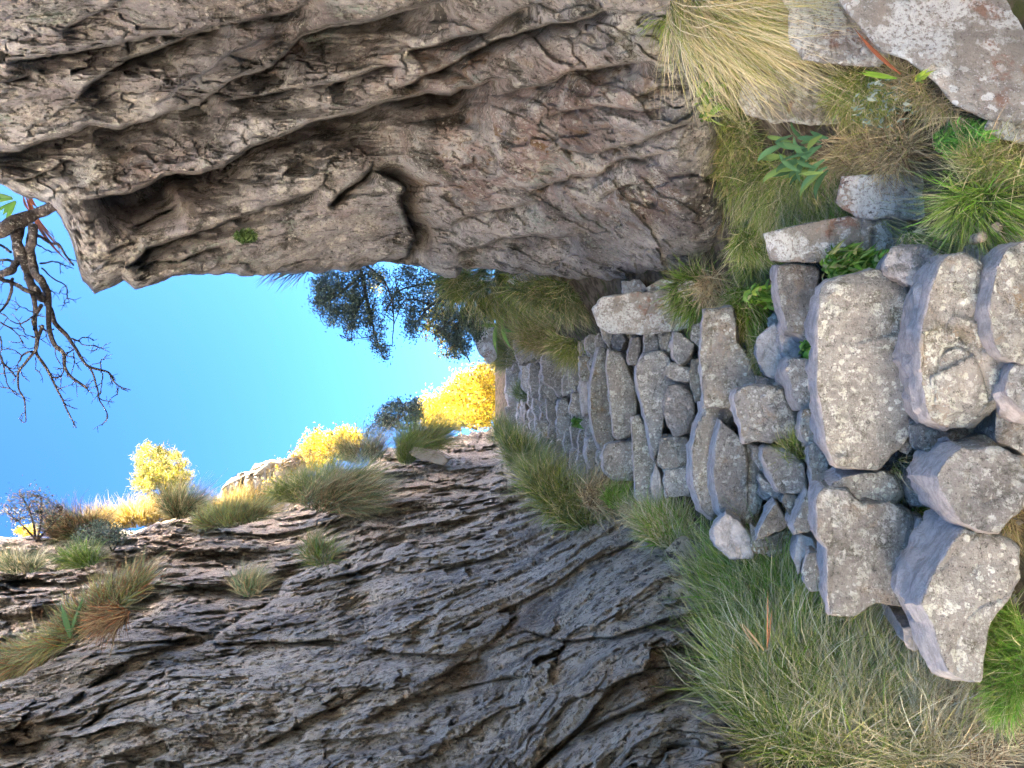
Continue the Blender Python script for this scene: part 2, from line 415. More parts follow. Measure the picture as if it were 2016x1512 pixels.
RC = [
 ([(0,119),(71,115),(131,103),(198,93),(246,83),(298,67),(357,66),(420,50),(476,42),(555,24),(600,4),(640,-30)], .13, 38),
 ([(110,60),(160,35),(220,5),(260,-30)], .06, 30),
 ([(143,202),(171,171),(222,131),(254,113),(310,95),(341,83),(400,60),(470,50)], .17, 42),
 ([(290,215),(330,190),(370,160),(420,130),(470,95),(520,75),(560,62)], -.12, 26),
 ([(-60,305),(0,294),(44,294),(111,270),(179,246),(238,250),(302,234),(349,210),(393,206),(421,183),(476,147),(536,131),(595,71),(650,50),(730,38),(810,16),(860,2),(920,-30)], .30, 55),
 ([(-40,380),(0,366),(71,341),(131,317),(171,308)], .07, 20),
 ([(150,392),(186,387),(254,377),(302,361),(341,337),(397,341),(444,329),(476,302),(532,270),(619,238),(700,219),(780,194),(840,178),(888,186),(912,170),(952,158),(1020,150)], .50, 62),
 ([(960,180),(1020,174),(1087,158),(1126,138),(1198,125),(1290,118)], .13, 30),
 ([(254,452),(302,428),(357,397)], .07, 14), ([(206,496),(278,468)], .05, 10),
 ([(238,535),(286,488),(329,472),(381,456),(444,436),(492,417),(567,393),(650,357)], .16, 26),
 ([(258,531),(290,515),(357,510),(401,492),(456,472)], .08, 14),
 ([(640,405),(690,369),(725,337),(738,312)], .22, 13),
 ([(765,520),(801,500),(817,468),(801,436),(785,393),(797,369),(781,357),(729,337)], .24, 30),
 ([(829,448),(888,440),(940,423),(995,409),(1031,397),(1087,393)], .10, 22),
 ([(895,500),(928,492),(995,468),(1051,464),(1110,468),(1154,460)], .16, 34),
 ([(1019,385),(1063,369),(1106,353),(1174,341),(1194,325),(1245,310),(1325,294)], .08, 16),
 ([(640,166),(710,147),(761,127),(797,131)], .12, 24),
 ([(753,179),(840,147),(872,131),(928,103),(987,71),(1031,60),(1087,44),(1146,32),(1225,16)], .14, 26),
 ([(797,123),(809,103),(856,91),(888,75),(967,56),(1019,24),(1067,8)], .12, 26),
 ([(1059,234),(1106,216),(1174,206),(1269,216),(1330,205)], .06, 16),
 ([(1174,397),(1205,369),(1245,361),(1300,369)], .04, 12),
 ([(448,198),(516,186),(587,171),(700,151)], .10, 24),
 ([(-40,175),(0,163),(71,139)], .06, 14), ([(-30,198),(0,186),(44,171)], .05, 10),
 ([(900,330),(930,320),(932,300)], .05, 8), ([(880,365),(800,368)], .05, 8),
 ([(1080,290),(1180,300),(1290,262),(1390,235)], .06, 18), ([(1240,190),(1300,170),(1370,165)], .05, 14),
 ([(560,330),(640,290),(720,262)], .06, 22),
]
R_PITS = [(1085,335,24,20,.10),(832,462,16,26,.25),(1210,175,10,7,.06),(905,235,12,8,.05),(640,90,60,18,.10),(740,290,60,28,.12),
          (330,55,40,14,.06),(560,215,90,16,.12),(700,120,60,14,.06)]
# outline of the right cliff against the sky and the gully, top to bottom of the place
RE = np.array([(-420,320),(-200,335),(-60,352),(0,365),(60,392),(102,402),(120,428),(142,482),(160,548),(186,577),(215,566),(240,550),(266,568),(300,560),(350,546),
               (420,540),(490,542),(560,538),(630,534),(690,530),(740,520),(800,520),(850,535),(880,546),(897,542),(905,530),(930,530),(1000,532),(1060,543),(1130,548),(1230,546),
               (1350,530),(1440,510),(1475,490),(1500,440),(1540,400),(1600,400)], float)
f_right = tps([(0,-250,1.9),(0,0,2.5),(0,250,3.5),(0,380,4.1),(-400,0,2.6),(-400,300,4.0),(250,0,2.6),(250,300,3.9),(200,560,4.6),(500,0,2.6),(500,-250,1.9),(500,300,3.9),(500,530,5.2),
               (800,0,2.7),(800,300,4.1),(800,520,5.8),(1000,0,2.6),(1000,-250,1.9),(1000,300,3.8),(1000,520,5.3),(1250,0,2.3),(1250,300,3.2),(1250,540,4.6),(1380,510,3.75),(1440,500,3.9),(1400,420,3.35),(1390,250,2.95),(1480,300,3.7),(1600,300,4.2),(1400,0,2.35),(1480,60,2.9),(1600,100,3.6),(1450,-250,1.8)])
def build_right():
    xs = np.arange(-420, 1560, 3.0); nx = len(xs)
    ye = np.interp(xs, RE[:, 0], RE[:, 1])
    nt_ = 300
    # denser where the photo looks, sparse above the frame
    t = np.concatenate([np.linspace(0, .34, 20, endpoint=False), np.linspace(.34, .76, 112, endpoint=False), np.linspace(.76, .985, 82, endpoint=False), np.linspace(.985, 1, 14)])
    X = np.repeat(xs[:, None], len(t), 1); Y = np.where(t[None] < .76, -260+(t[None]/.76)*560+0*ye[:, None], 300+(ye[:, None]-300)*(t[None]-.76)/.24)
    D = f_right(X, Y)
    x = X.ravel(); y = Y.ravel(); d = D.ravel()
    base = P(x, y, d)
    # wander the traced lines a little so no ledge is a clean curve
    wob = fbm(base*5, 3, 91)*7
    d2 = d+crack_field(x+wob*.5, y+wob, RC)*2.9+pit_field(x, y, R_PITS)
    b = P1(888, 186, 4.)-P1(250, 377, 4.); b /= np.linalg.norm(b)
    # bedding coordinates
    c1 = np.cross(b, FW); c1 /= np.linalg.norm(c1); c2 = np.cross(b, c1)
    q = np.stack([base@b*.28, base@c1, base@c2], 1)
    nb = np.cross(b, FW); nb = unit_(nb) if False else nb/np.linalg.norm(nb)
    h = base@nb*3.1+.55*fbm(q*2.2, 3, 11)
    fr = h-np.floor(h); am = np.clip(.55+1.3*pnoise(q*1.7, 13), 0, 1.4)
    d2 += .10*am*(sm(0, .035, fr)*np.exp(-fr*3.2)-.4)
    h2 = base@nb*9.5+.8*fbm(q*4+3, 3, 14); fr2 = h2-np.floor(h2); am2 = np.clip(.3+1.6*pnoise(q*3.3, 15), 0, 1.3)
    d2 += .030*am2*(sm(0, .06, fr2)*np.exp(-fr2*3)-.4)
    h3 = base@nb*24+1.1*fbm(q*7+3, 3, 16); fr3 = h3-np.floor(h3); am3 = np.clip(.2+1.8*pnoise(q*5.3, 19), 0, 1.2)
    d2 += .012*am3*(sm(0, .08, fr3)*np.exp(-fr3*3)-.4)
    wq = np.stack([fbm(base*4, 3, 51), fbm(base*4, 3, 52), fbm(base*4, 3, 53)], 1)
    b1, e1 = blocks(q*np.array([1.6, 2.4, 2.4])+wq*.35, 61); b2, e2 = blocks(q*np.array([4, 6.5, 6.5])+wq*.7, 62); b3, e3 = blocks(q*np.array([11, 16, 16])+wq*1.2, 63)
    d2 += .075*b1+.04*b2+.018*b3
    gap = np.clip(.2+2*pnoise(q*2+9, 64), 0, 1)
    d2 += .05*sm(.055, 0, e2)*gap+.05*sm(.03, 0, e1)*np.clip(.3+2*pnoise(q*3+5, 65), 0, 1)
    d2 += .035*fbm(q*2.4, 3, 21)+.02*fbm(q*9, 3, 22)
    d2 += .022*fbm(base*22, 3, 31, .65)
    lowr = sm(1080, 1250, x)*sm(330, 430, y)      # the water-smoothed foot of the cliff
    d2 = d2*(1-lowr*.0)
    # round the outer edge away from the camera
    de = (np.repeat(ye[:, None], len(t), 1)-Y).ravel()
    rr = 34.
    k = np.clip(de/rr, 0, 1); d2 += .32*(1-np.sqrt(np.clip(1-(1-k)**2, 0, 1)))
    y2 = y+np.where(de < 60, fbm(base*7, 4, 55)*9*(1-de/60), 0)
    V = P(x, y2, d2).reshape(nx, len(t), 3)
    # the back of the rock: runs on away from the camera behind the outline
    edge = V[:, -1]; rows = [V]
    prev = edge
    for kk, s in enumerate((.05, .15, .35, .8, 1.6, 3.0, 5.5)):
        off = np.array([0.55, 1.0, -.06])*s
        rows.append((edge+off+np.stack([fbm(edge*2+s, 2, 60+kk)*.12*min(1, s*2)]*3, 1))[:, None])
    V = np.concatenate(rows, 1); nc = V.shape[1]
    zx = np.concatenate([x.reshape(nx, -1), np.repeat(xs[:, None], 7, 1)], 1).ravel(); zy = np.concatenate([y.reshape(nx, -1), np.repeat(ye[:, None], 7, 1)], 1).ravel()
    at = dict(red=blobs(zx, zy, [(1000,300,230,130,1),(880,130,160,90,.7),(1150,180,180,90,.9),(1250,390,90,60,.9),(560,60,90,60,.5),(300,330,100,60,.5),(650,400,90,60,.3)]),
              lichen=blobs(zx, zy, [(1300,370,150,80,1),(1210,60,110,80,.8),(860,280,110,80,.6),(120,330,120,60,.8),(620,430,140,90,.4),(1400,450,60,90,.9),(60,60,200,100,.5),(1000,420,160,60,.4)]),
              cool=blobs(zx, zy, [(100,80,300,160,.8),(300,430,260,110,1),(650,450,160,90,.6),(150,280,200,90,.6)]))
    o = mesh_obj('right_cliff', V.reshape(-1, 3), grid_faces(nx, nc)[:, ::-1], M_RIGHT, attrs=at, sharp=38)
    return tag(o, 'layered brown sandstone cliff with deep diagonal ledges on the right of the steps', None, None, 'structure')
build_right()

LC = [
 ([(364,1204),(263,1224),(160,1277),(60,1320),(0,1345),(-80,1390)], .55, 75),
 ([(740,1150),(700,1127),(660,1116),(619,1119),(567,1143),(547,1179),(486,1220),(429,1256),(405,1276)], .40, 60),
 ([(415,1268),(486,1262),(567,1260),(650,1256),(700,1264)], .22, 22),
 ([(650,1125),(702,1128),(751,1116),(816,1123),(895,1110),(956,1097),(1044,1084)], .16, 16),
 ([(1219,1000),(1088,1016),(1022,1025),(965,1051),(913,1078),(834,1084),(794,1067),(764,1082),(751,1108),(740,1130)], .9, 80),
 ([(200,1125),(250,1098),(330,1085),(420,1090),(520,1075)], .20, 26),
 ([(225,1160),(330,1150),(430,1160),(500,1140),(600,1110)], .22, 24),
 ([(0,1150),(80,1135),(130,1145),(200,1140)], .25, 22),
 ([(110,1400),(200,1330),(260,1300),(330,1270),(390,1255)], .14, 26),
 ([(140,1440),(220,1380),(300,1330),(360,1310)], .10, 18),
 ([(700,1270),(790,1284),(869,1290),(956,1270),(1010,1262)], .16, 26),
 ([(840,1340),(900,1300),(940,1295),(975,1310)], .14, 22),
 ([(1010,1230),(1100,1262),(1200,1250),(1300,1225),(1400,1200)], .16, 24),
 ([(700,1420),(830,1370),(960,1340),(1060,1330)], .12, 26),
 ([(500,1480),(600,1420),(690,1370),(760,1330)], .12, 26),
 ([(1130,1440),(1250,1390),(1350,1350),(1450,1320)], .14, 28),
 ([(780,1010),(860,1000),(960,985),(1040,985)], .12, 20),
 ([(820,935),(900,955),(1000,965),(1040,950)], .16, 12),
 ([(640,1030),(740,1040),(860,1032),(960,1010)], .16, 18),
]
L_PITS = [(715,1205,45,50,.35),(925,1325,38,38,.22),(1010,1207,22,16,.14),(1062,1222,20,14,.12),(535,1403,20,14,.10),(415,1468,18,12,.08),
          (660,1408,20,14,.10),(1340,1480,40,22,.20),(60,1465,45,25,.14),(500,1160,60,20,.2),(1150,1248,45,12,.10),(870,1225,28,10,.08),(1240,1215,30,10,.10),
          (300,1440,22,14,.08),(200,1480,30,14,.08),(850,1440,22,14,.09),(1100,1300,26,14,.08),(1000,1380,30,16,.09),(1210,1310,30,14,.08),(560,1060,46,16,.15),(460,1350,26,10,.07)]
LE = np.array([(-420,1060),(-100,1062),(0,1060),(60,1055),(120,1058),(200,1050),(260,1045),(300,1034),(345,1014),(385,1003),(440,1000),(500,1004),(560,1006),(620,985),(680,948),(720,912),(760,885),
               (800,872),(850,866),(900,858),(950,846),(985,842),(1010,872),(1060,925),(1100,955),(1160,985),(1220,1005),(1300,1030),(1380,1078),(1420,1120),(1500,1200),(1600,1300),(1900,1520)], float)
f_left = tps([(-400,1060,6.2),(0,1058,8.0),(300,1034,9.0),(600,990,11.),(760,885,13),(960,846,16),(985,842,16),(300,1150,7.2),(0,1180,6.4),(700,1000,9.5),(900,950,10.5),(1000,900,12),(1220,1005,5.6),
              (1380,1080,4.1),(0,1300,5.0),(300,1300,4.7),(600,1300,4.6),(900,1200,5.0),(1100,1100,5.2),(1300,1200,3.4),(0,1512,3.4),(500,1512,3.3),(1000,1512,3.0),(1400,1400,2.6),(1480,1512,2.2),(1560,1512,2.7),(1600,1420,3.3),(1800,1550,3.3),(1800,1700,2.8),
              (0,1800,2.2),(800,1800,2.0),(1400,1800,1.7),(-400,1800,2.3),(-400,1400,3.8),(1600,1300,3.5)])
def build_left():
    xs = np.arange(-420, 1900, 3.0); nx = len(xs)
    ye = np.interp(xs, LE[:, 0], LE[:, 1])
    t = np.concatenate([np.linspace(0, .025, 10, endpoint=False), np.linspace(.025, .68, 230, endpoint=False), np.linspace(.68, 1, 26)])
    X = np.repeat(xs[:, None], len(t), 1); Y = ye[:, None]+(1840-ye[:, None])*t[None]
    D = f_left(X, Y); x = X.ravel(); y = Y.ravel(); d = D.ravel(); base = P(x, y, d)
    wob = fbm(base*3, 4, 92)*10
    d2 = d+crack_field(x+wob*.5, y+wob, LC)*1.3+pit_field(x+wob*.4, y+wob*.4, L_PITS)
    b = P1(900, 1150, 4.)-P1(300, 1420, 4.); b /= np.linalg.norm(b)
    c1 = np.cross(b, FW); c1 /= np.linalg.norm(c1); c2 = np.cross(b, c1)
    q = np.stack([base@b*.38, base@c1, base@c2], 1)
    far = sm(5.2, 7.5, d)
    # far part: near-horizontal broken beds ; near part: scalloped, pitted diagonal flutes
    wq = np.stack([fbm(base*3, 3, 41), fbm(base*3, 3, 42), fbm(base*3, 3, 43)], 1)
    d2 += (1-far)*.12*fbm(q*1.9, 3, 12)
    b1, e1 = blocks(q*np.array([1.5, 1.7, 1.7])+wq*.3, 81); b2, e2 = blocks(q*np.array([5.5, 5, 5])+wq*.5, 82); b3, e3 = blocks(q*np.array([18, 12, 12])+wq*.8, 83)
    d2 += (.26+.04*far)*b1+(.085+.05*far)*b2+(.028+.03*far)*b3
    pm = sm(-.12, .25, fbm(base*1.3, 2, 47))
    w1, w2 = worley(base*np.array([4.2, 4.2, 4.2])*np.array([1, .75, 1.3])+wq*.8, 5)
    d2 += (1-far)*.20*(.42-w1)*(w1 < .9)*pm
    w3, w4 = worley(base*11+wq*1.2, 9)
    d2 += (1-far)*.07*(.45-w3)*(.15+.85*pm)
    d2 += .06*sm(.05, 0, e2)*np.clip(.2+2*pnoise(q*2+9, 84), 0, 1)
    d2 += .034*fbm(base*26, 3, 48, .7)+.02*ridged(base*9, 3, 49, .6)*pm
    hz = np.stack([base[:, 0]*.9, base[:, 1]*.45, base[:, 2]*2.6], 1)
    q2 = np.stack([base@b*.3, base@c1*1.3, base@c2], 1)
    d2 += -far*.20*ridged(q2*1.5, 4, 72, .55)
    d2 += far*.10*fbm(hz*2.2, 4, 73)
    wf, _ = worley(q2*2.6, 15); d2 += far*.16*(.5-wf)
    d2 += (.03+.04*far)*fbm(base*8, 5, 33, .6)
    de = (Y-np.repeat(ye[:, None], len(t), 1)).ravel()
    k = np.clip(de/24., 0, 1); d2 += .35*(1-np.sqrt(np.clip(1-(1-k)**2, 0, 1)))
    y2 = y+np.where(de < 40, fbm(base*4, 4, 56)*9*(1-de/40), 0)
    V = P(x, y2, d2).reshape(nx, len(t), 3); edge = V[:, 0]; rows = []
    for kk, s in enumerate((9, 6., 3.5, 2.0, 1.1, .5, .2, .07)):
        off = np.array([-0.9, 0.5, -.10])*s
        rows.append((edge+off+np.stack([fbm(edge*1.1+s, 3, 66+kk)*.25*min(1, s)]*3, 1))[:, None])
    V = np.concatenate(rows+[V], 1); nc = V.shape[1]
    zx = np.concatenate([np.repeat(xs[:, None], 8, 1), x.reshape(nx, -1)], 1).ravel(); zy = np.concatenate([np.repeat(ye[:, None], 8, 1), y.reshape(nx, -1)], 1).ravel()
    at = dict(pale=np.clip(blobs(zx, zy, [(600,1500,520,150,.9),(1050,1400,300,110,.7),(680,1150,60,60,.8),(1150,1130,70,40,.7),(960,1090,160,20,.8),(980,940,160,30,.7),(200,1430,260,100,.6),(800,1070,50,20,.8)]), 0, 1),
              red=blobs(zx, zy, [(1000,1225,70,40,.9),(1280,1330,120,60,1),(930,1330,45,35,.9),(1300,1230,90,20,.8),(70,1460,60,40,.5)]))
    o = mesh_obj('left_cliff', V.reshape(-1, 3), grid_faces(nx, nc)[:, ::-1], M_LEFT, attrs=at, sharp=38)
    return tag(o, 'dark pitted sandstone cliff with scalloped hollows on the left of the steps', None, None, 'structure')
build_left()

# ------------------------------------------------------------------ ground of the gully and land beyond
SLOPE = .36
def d_stair(x):
    b = (1008.-np.asarray(x, float))/F_PX; c, n = math.cos(PITCH), math.sin(PITCH)
    return 1.25/np.maximum(SLOPE*(c-b*n)-(n+b*c), .074)
f_floor = tps([(x, y, float(d_stair(x))+.19+.04*k) for k, x in enumerate((2300, 2016, 1800, 1600, 1400)) for y in (620, 800, 1000)] +
              [(1250,800,5.3),(1100,800,9),(1030,780,12.5),(990,770,16),(990,700,16),(1250,650,5.2),(1250,950,5.3),(1100,660,8.2),(1100,900,8.6),
               (2016,450,1.85),(2016,250,1.75),(2016,0,1.7),(1700,430,2.45),(1700,250,2.4),(1700,50,2.2),(1500,450,3.1),(1450,250,2.95),(1400,80,2.9),(1400,560,3.8),(1200,600,5.4),
               (2016,1400,1.75),(2016,1150,1.85),(1750,1400,2.25),(1550,1250,2.75),(1500,1400,2.6),(1400,1120,3.8),(2016,1700,1.6),(1600,1700,2.0),(2300,1500,1.45),(1280,350,4.4),(1280,50,4.2),(1100,300,6),(2300,200,1.4),(2300,-200,1.3),(1500,-200,2.1),
               (1020,640,11),(960,640,13.5),(1000,560,8.5)])
def build_floor():
    xs = np.concatenate([np.arange(975, 1100, 5), np.arange(1100, 2340, 8)]); ys = np.arange(-220, 1720, 8.)
    X, Y = np.meshgrid(xs, ys, indexing='ij'); D = f_floor(X, Y); b = P(X.ravel(), Y.ravel(), D.ravel())
    D = D.ravel()+.05*fbm(b*5, 4, 3)
    V = P(X.ravel(), Y.ravel(), D)
    o = mesh_obj('gully_ground', V, grid_faces(len(xs), len(ys)), M_SOIL)
    tag(o, 'dark soil filling the gully between the two cliffs', None, None, 'structure')
build_floor()
def build_land():
    # the land round about, one sheet to the horizon, below the gully
    n = 150
    u = np.linspace(-1, 1, n); g = np.sign(u)*np.abs(u)**3*900
    X, Y = np.meshgrid(g, g, indexing='ij')
    p = np.stack([X.ravel(), Y.ravel(), np.zeros(n*n)], 1)
    r = np.hypot(p[:, 0], p[:, 1])
    z = -2.4-np.clip(r-5, 0, 300)*.05+fbm(p*.02, 4, 8)*6*sm(10, 120, r)
    back = sm(-1.5, -7, p[:, 1])*sm(-4, -9, p[:, 0]*.6+p[:, 1]*.3)      # unseen slope added behind left of the camera to bounce sunlight into the gully
    z = z+back*np.clip(-p[:, 0]-2, 0, 60)*.8*sm(260, 30, r)
    p[:, 2] = z
    tag(mesh_obj('ground', p, grid_faces(n, n), M_GROUND), 'pale mountain ground below the gully with an added sun bouncing slope behind the camera', None, None, 'structure')
build_land()
def build_shade_hill():
    # unseen mountainside added behind the right cliff to keep sun off the gully
    ys = np.linspace(-4.5, 44, 100); ss = np.concatenate([np.linspace(0, .3, 30, endpoint=False), np.linspace(.3, 1, 14)])
    Yg, S = np.meshgrid(ys, ss, indexing='ij')
    x0 = np.interp(ys, [-26, 0, 2, 6, 12, 20, 44], [3.4, 3.0, 3.0, 2.7, 3.8, 6.2, 14])[:, None]
    topz = np.interp(ys, [-3.5, 2.6, 4.5, 5.7, 8, 13.5, 20, 44], SHADE_HILL_TOP)[:, None]
    xc = np.maximum(9., x0+3)      # the crest stands well back to leave more sky open over the gully
    Xg = np.where(S < .5, x0+(xc-x0)*S*2, xc+(S-.5)*24); Z = np.where(S < .5, -2.5+(topz+2.5)*(S*2)**.9, topz-(S-.5)*6)
    p = np.stack([Xg.ravel(), Yg.ravel(), Z.ravel()], 1)
    p += np.stack([fbm(p*.5, 4, 5)*.5, fbm(p*.5, 4, 6)*.3, fbm(p*.9, 4, 7)*.3], 1)
    tag(mesh_obj('shade_hillside', p, grid_faces(100, 44), M_RIGHT, attrs=dict(red=p[:, 0]*0, lichen=p[:, 0]*0+.3, cool=p[:, 0]*0)), 'added unseen mountainside behind the right cliff that blocks the sun', None, None, 'structure')
SHADE_HILL_TOP = [14.3, 14.3, 14.2, 13.5, 12.9, 11.7, 10.4, 10]  # crest heights set so the shadow ends at the left rim
build_shade_hill()

# ------------------------------------------------------------------ stones
def smooth_closed(p, it=1):
    for _ in range(it):
        n = np.roll(p, -1, 0); a = .75*p+.25*n; b = .25*p+.75*n
        p = np.stack([a, b], 1).reshape(-1, 2)
    return p
def unit3(v): return v/np.linalg.norm(v, axis=-1, keepdims=True)
def resample(p, n):
    q = np.vstack([p, p[:1]]); L = np.concatenate([[0], np.cumsum(np.linalg.norm(np.diff(q, axis=0), axis=1))])
    s = np.linspace(0, L[-1], n, endpoint=False)
    return np.stack([np.interp(s, L, q[:, 0]), np.interp(s, L, q[:, 1])], 1)
SEED = [100]
def stone_mesh(name, poly, D0=None, strip=0, thick=.27, bev=1.0, rough=1.0, mat=None, parent=None, wear=0., tilt=None, strata=0., dome=0., rnd_poly=True, radial=False):
    SEED[0] += 1; sd = SEED[0]; r = random.Random(sd)
    poly = np.array(poly, float)
    A = np.sum(poly[:, 0]*np.roll(poly[:, 1], -1)-np.roll(poly[:, 0], -1)*poly[:, 1])
    if A < 0: poly = poly[::-1]
    size = math.sqrt(abs(A)/2)
    n = int(np.clip(size*.62, 28, 150)); m = int(np.clip(size*.16, 7, 34))
    o = resample(.12*resample(smooth_closed(poly, 1), n)+.88*resample(poly, n), n)
    c = np.array([np.sum((o[:, 0]+np.roll(o[:, 0], -1))*(o[:, 0]*np.roll(o[:, 1], -1)-np.roll(o[:, 0], -1)*o[:, 1])),
                  np.sum((o[:, 1]+np.roll(o[:, 1], -1))*(o[:, 0]*np.roll(o[:, 1], -1)-np.roll(o[:, 0], -1)*o[:, 1]))])
    a2 = np.sum(o[:, 0]*np.roll(o[:, 1], -1)-np.roll(o[:, 0], -1)*o[:, 1]); c = c/(3*a2); o = c+(o-c)*(1+.03+2.2/size)
    xmax = o[:, 0].max()
    if D0 is None: D0 = float(d_stair(min(xmax, 2150)))
    mpx = D0/F_PX
    fr = 1-np.linspace(0, 1, m, endpoint=False)**1.25
    fr = np.concatenate([[1-.02*k/3 for k in range(1, 3)], fr[1:]]); fr = np.concatenate([[1.0], fr])
    rings = [c+(o-c)*f for f in fr]; ff = np.concatenate([np.full(n, f) for f in fr]+[[0.]])
    pts = np.vstack(rings+[c[None]])
    # left outline (top of the stone in the place) for each image row
    ys = np.linspace(o[:, 1].min(), o[:, 1].max(), 80); oc = np.vstack([o, o[:1]]); xl = np.full(80, 1e9)
    for k in range(len(o)):
        y0, y1 = oc[k, 1], oc[k+1, 1]; x0, x1 = oc[k, 0], oc[k+1, 0]
        if abs(y1-y0) < 1e-6: continue
        tt = (ys-y0)/(y1-y0); s = (tt >= 0) & (tt <= 1); xl[s] = np.minimum(xl[s], (x0+tt*(x1-x0))[s])
    xl = np.where(xl > 1e8, o[:, 0].min(), xl)
    sdist = pts[:, 0]-np.interp(pts[:, 1], ys, xl)
    # distance from the outline in px (approx. radial)
    rad = np.linalg.norm(pts-c, axis=1); radf = np.where(ff > 1e-3, rad/np.maximum(ff, 1e-3), size*.5); de = (1-ff)*radf
    bw = min(size*.055, 5)*bev+1.2
    k = np.clip(de/bw, 0, 1)
    d = np.full(len(pts), D0)+bw*mpx*1.1*(1-np.sqrt(np.clip(1-(1-k)**2, 0, 1)))
    for q in range(6):
        a = r.uniform(0, 6.283); pr = (pts-c)@np.array([math.cos(a), math.sin(a)]); cut = pr.max()*r.uniform(.74, .97)
        d = d+np.maximum(0, pr-cut)*mpx*r.uniform(.3, 1.)*min(1, rough)
    if dome: d -= dome*size*mpx*(1-ff**2)
    w3 = P(pts[:, 0], pts[:, 1], d)
    wearv = np.full(len(pts), float(wear))
    strip *= .55
    if strip > 0:
        ang = math.atan((xmax-1008)/F_PX)-PITCH
        strip_n = strip*(1+.35*pnoise(w3*6, sd))
        tilt_s = 1.0/max(math.tan(max(ang, .10)), .16)
        s = np.clip((strip_n-sdist)/1.0, 0, None)
        sl = s*s/(s+3.)
        d = d+np.minimum(sl*mpx*tilt_s, .42)
        wearv = np.maximum(wearv, sm(-strip*.35, strip*.3, strip_n-sdist))
    if tilt is None: tilt = (r.uniform(-.10, .14), r.uniform(-.18, .18))
    d = d+(-(pts[:, 0]-c[0])*tilt[0]+(pts[:, 1]-c[1])*tilt[1])*mpx
    fs = 1/max(size*mpx, .03)
    d += rough*size*mpx*(.04*fbm(w3*fs*1.3, 3, sd)-.020*ridged(w3*fs*2.6, 3, sd+7)+.05*blocks(w3*fs*1.5+sd, sd)[0]*(1 if size > 25 else 0))+rough*.006*fbm(w3*28, 3, sd+3)
    cl = np.abs(pnoise(w3*fs*np.array([.8, .8, 2.0])*.9, sd+17)); d += rough*.035*size*mpx*sm(.035, 0, cl)
    if strata:
        zz = w3[:, 2]+.05*fbm(w3*3, 2, sd+5)
        lay = np.abs(pnoise(np.stack([w3[:, 0]*1.5, w3[:, 1]*1.5, zz*24], 1), sd+9)); d += strata*sm(.16, 0., lay)
    jit = (.020*size*fbm(np.hstack([pts/size*3.4, np.full((len(pts), 1), sd*.7)]), 3, sd+20)+1.6*fbm(np.hstack([pts/9., np.full((len(pts), 1), sd*.7)]), 2, sd+23))*sm(.35, 1, ff)
    dirv = (pts-c)/np.maximum(rad, 1e-3)[:, None]
    pts = pts+dirv*jit[:, None]*rough*2.2
    # outer skirt: the stone's depth away from the camera
    V = P(pts[:, 0], pts[:, 1], d); rim = V[:n]; c3 = P1(c[0], c[1], D0)
    back = []
    for s in (.08, .2, .38, .66, 1.0):
        bd = unit3(rim) if radial else np.array([0, 1., -.05]); q = rim+bd*thick*s; cb = c3+(c3/np.linalg.norm(c3) if radial else bd)*thick*s; q = q+(cb-q)*((.02 if s < 1 else .12) if not radial else .03+.10*s)
        q = q+np.stack([fbm(q*13, 3, sd+30), fbm(q*13, 3, sd+31), fbm(q*13, 3, sd+32)], 1)*(.02 if not radial else .01)
        back.append(q)
    nb = len(back); allv = np.vstack(back[::-1]+[V]); R = nb+len(fr)
    i = np.arange(R*n).reshape(R, n); j = np.roll(i, -1, 1)
    q4 = np.stack([i[:-1].ravel(), j[:-1].ravel(), j[1:].ravel(), i[1:].ravel()], 1)
    last = R*n; tri = np.stack([i[-1], j[-1], np.full(n, last)], 1)
    # close the back
    bc = allv[:n].mean(0); allv = np.vstack([allv, bc]); tb = np.stack([j[0], i[0], np.full(n, last+1)], 1)
    wr = wearv[:n] if strip > 0 else wearv[:n]; wa = np.concatenate([np.tile(wr, nb), wearv, [float(wear)]])
    ob = mesh_obj(name, allv, [q4[:, ::-1], np.vstack([tri, tb])[:, ::-1]], mat or M_STONE, parent=parent, attrs=dict(wear=wa), sharp=32)
    return ob
def A_(p): return [(1350+a/2.75, 450+b/2.75) for a, b in p]
def B_(p): return [(1350+a/2.284, 850+b/2.284) for a, b in p]
def C_(p): return [(850+a/2.748, 500+b/2.748) for a, b in p]
def E_(p): return [(1300+a/2.52, b/2.52) for a, b in p]
stair = empty('stone_staircase', (P1(1750, 850, 2.3)).tolist(), 'rough staircase of stacked grey lichened stones climbing between two cliffs', 'staircase')
def st(fn, pts, strip=0, **k):
    lab = k.pop('label', None); nm = k.pop('name', 'stone')
    if k.get('back'): k['D0'] = float(d_stair(max(q[0] for q in fn(pts))))+k.pop('back')
    else: k.pop('back', None)
    o = stone_mesh(nm, fn(pts), strip=strip, parent=stair, **k)
    if lab: o['label'] = lab
    return o
# lower flight
st(A_, [(705,335),(760,290),(1000,235),(1150,290),(1200,330),(1190,420),(1170,560),(1190,720),(1250,800),(1260,890),(1200,1000),(1210,1090),(1160,1170),(1050,1280),(900,1290),(790,1260),(740,1160),(720,1040),(715,940),(695,800),(700,560)], 20, rough=.55, label='broad rectangular riser block with heavy pale lichen')
st(A_, [(1370,160),(1500,150),(1600,200),(1590,400),(1610,580),(1740,720),(1700,960),(1560,1060),(1400,1080),(1310,1040),(1270,960),(1240,760),(1235,640),(1260,480),(1290,330),(1330,220)], 30, strata=.004, label='long grey stone with streaked worn edge')
st(A_, [(1740,90),(1900,80),(1900,760),(1750,720),(1640,680),(1600,600),(1580,430),(1610,230),(1660,130)], 48, wear=.1)
st(A_, [(1540,90),(1590,80),(1640,140),(1600,270),(1500,240),(1520,140)], 0, D0=1.72, label='small pinkish pale stone')
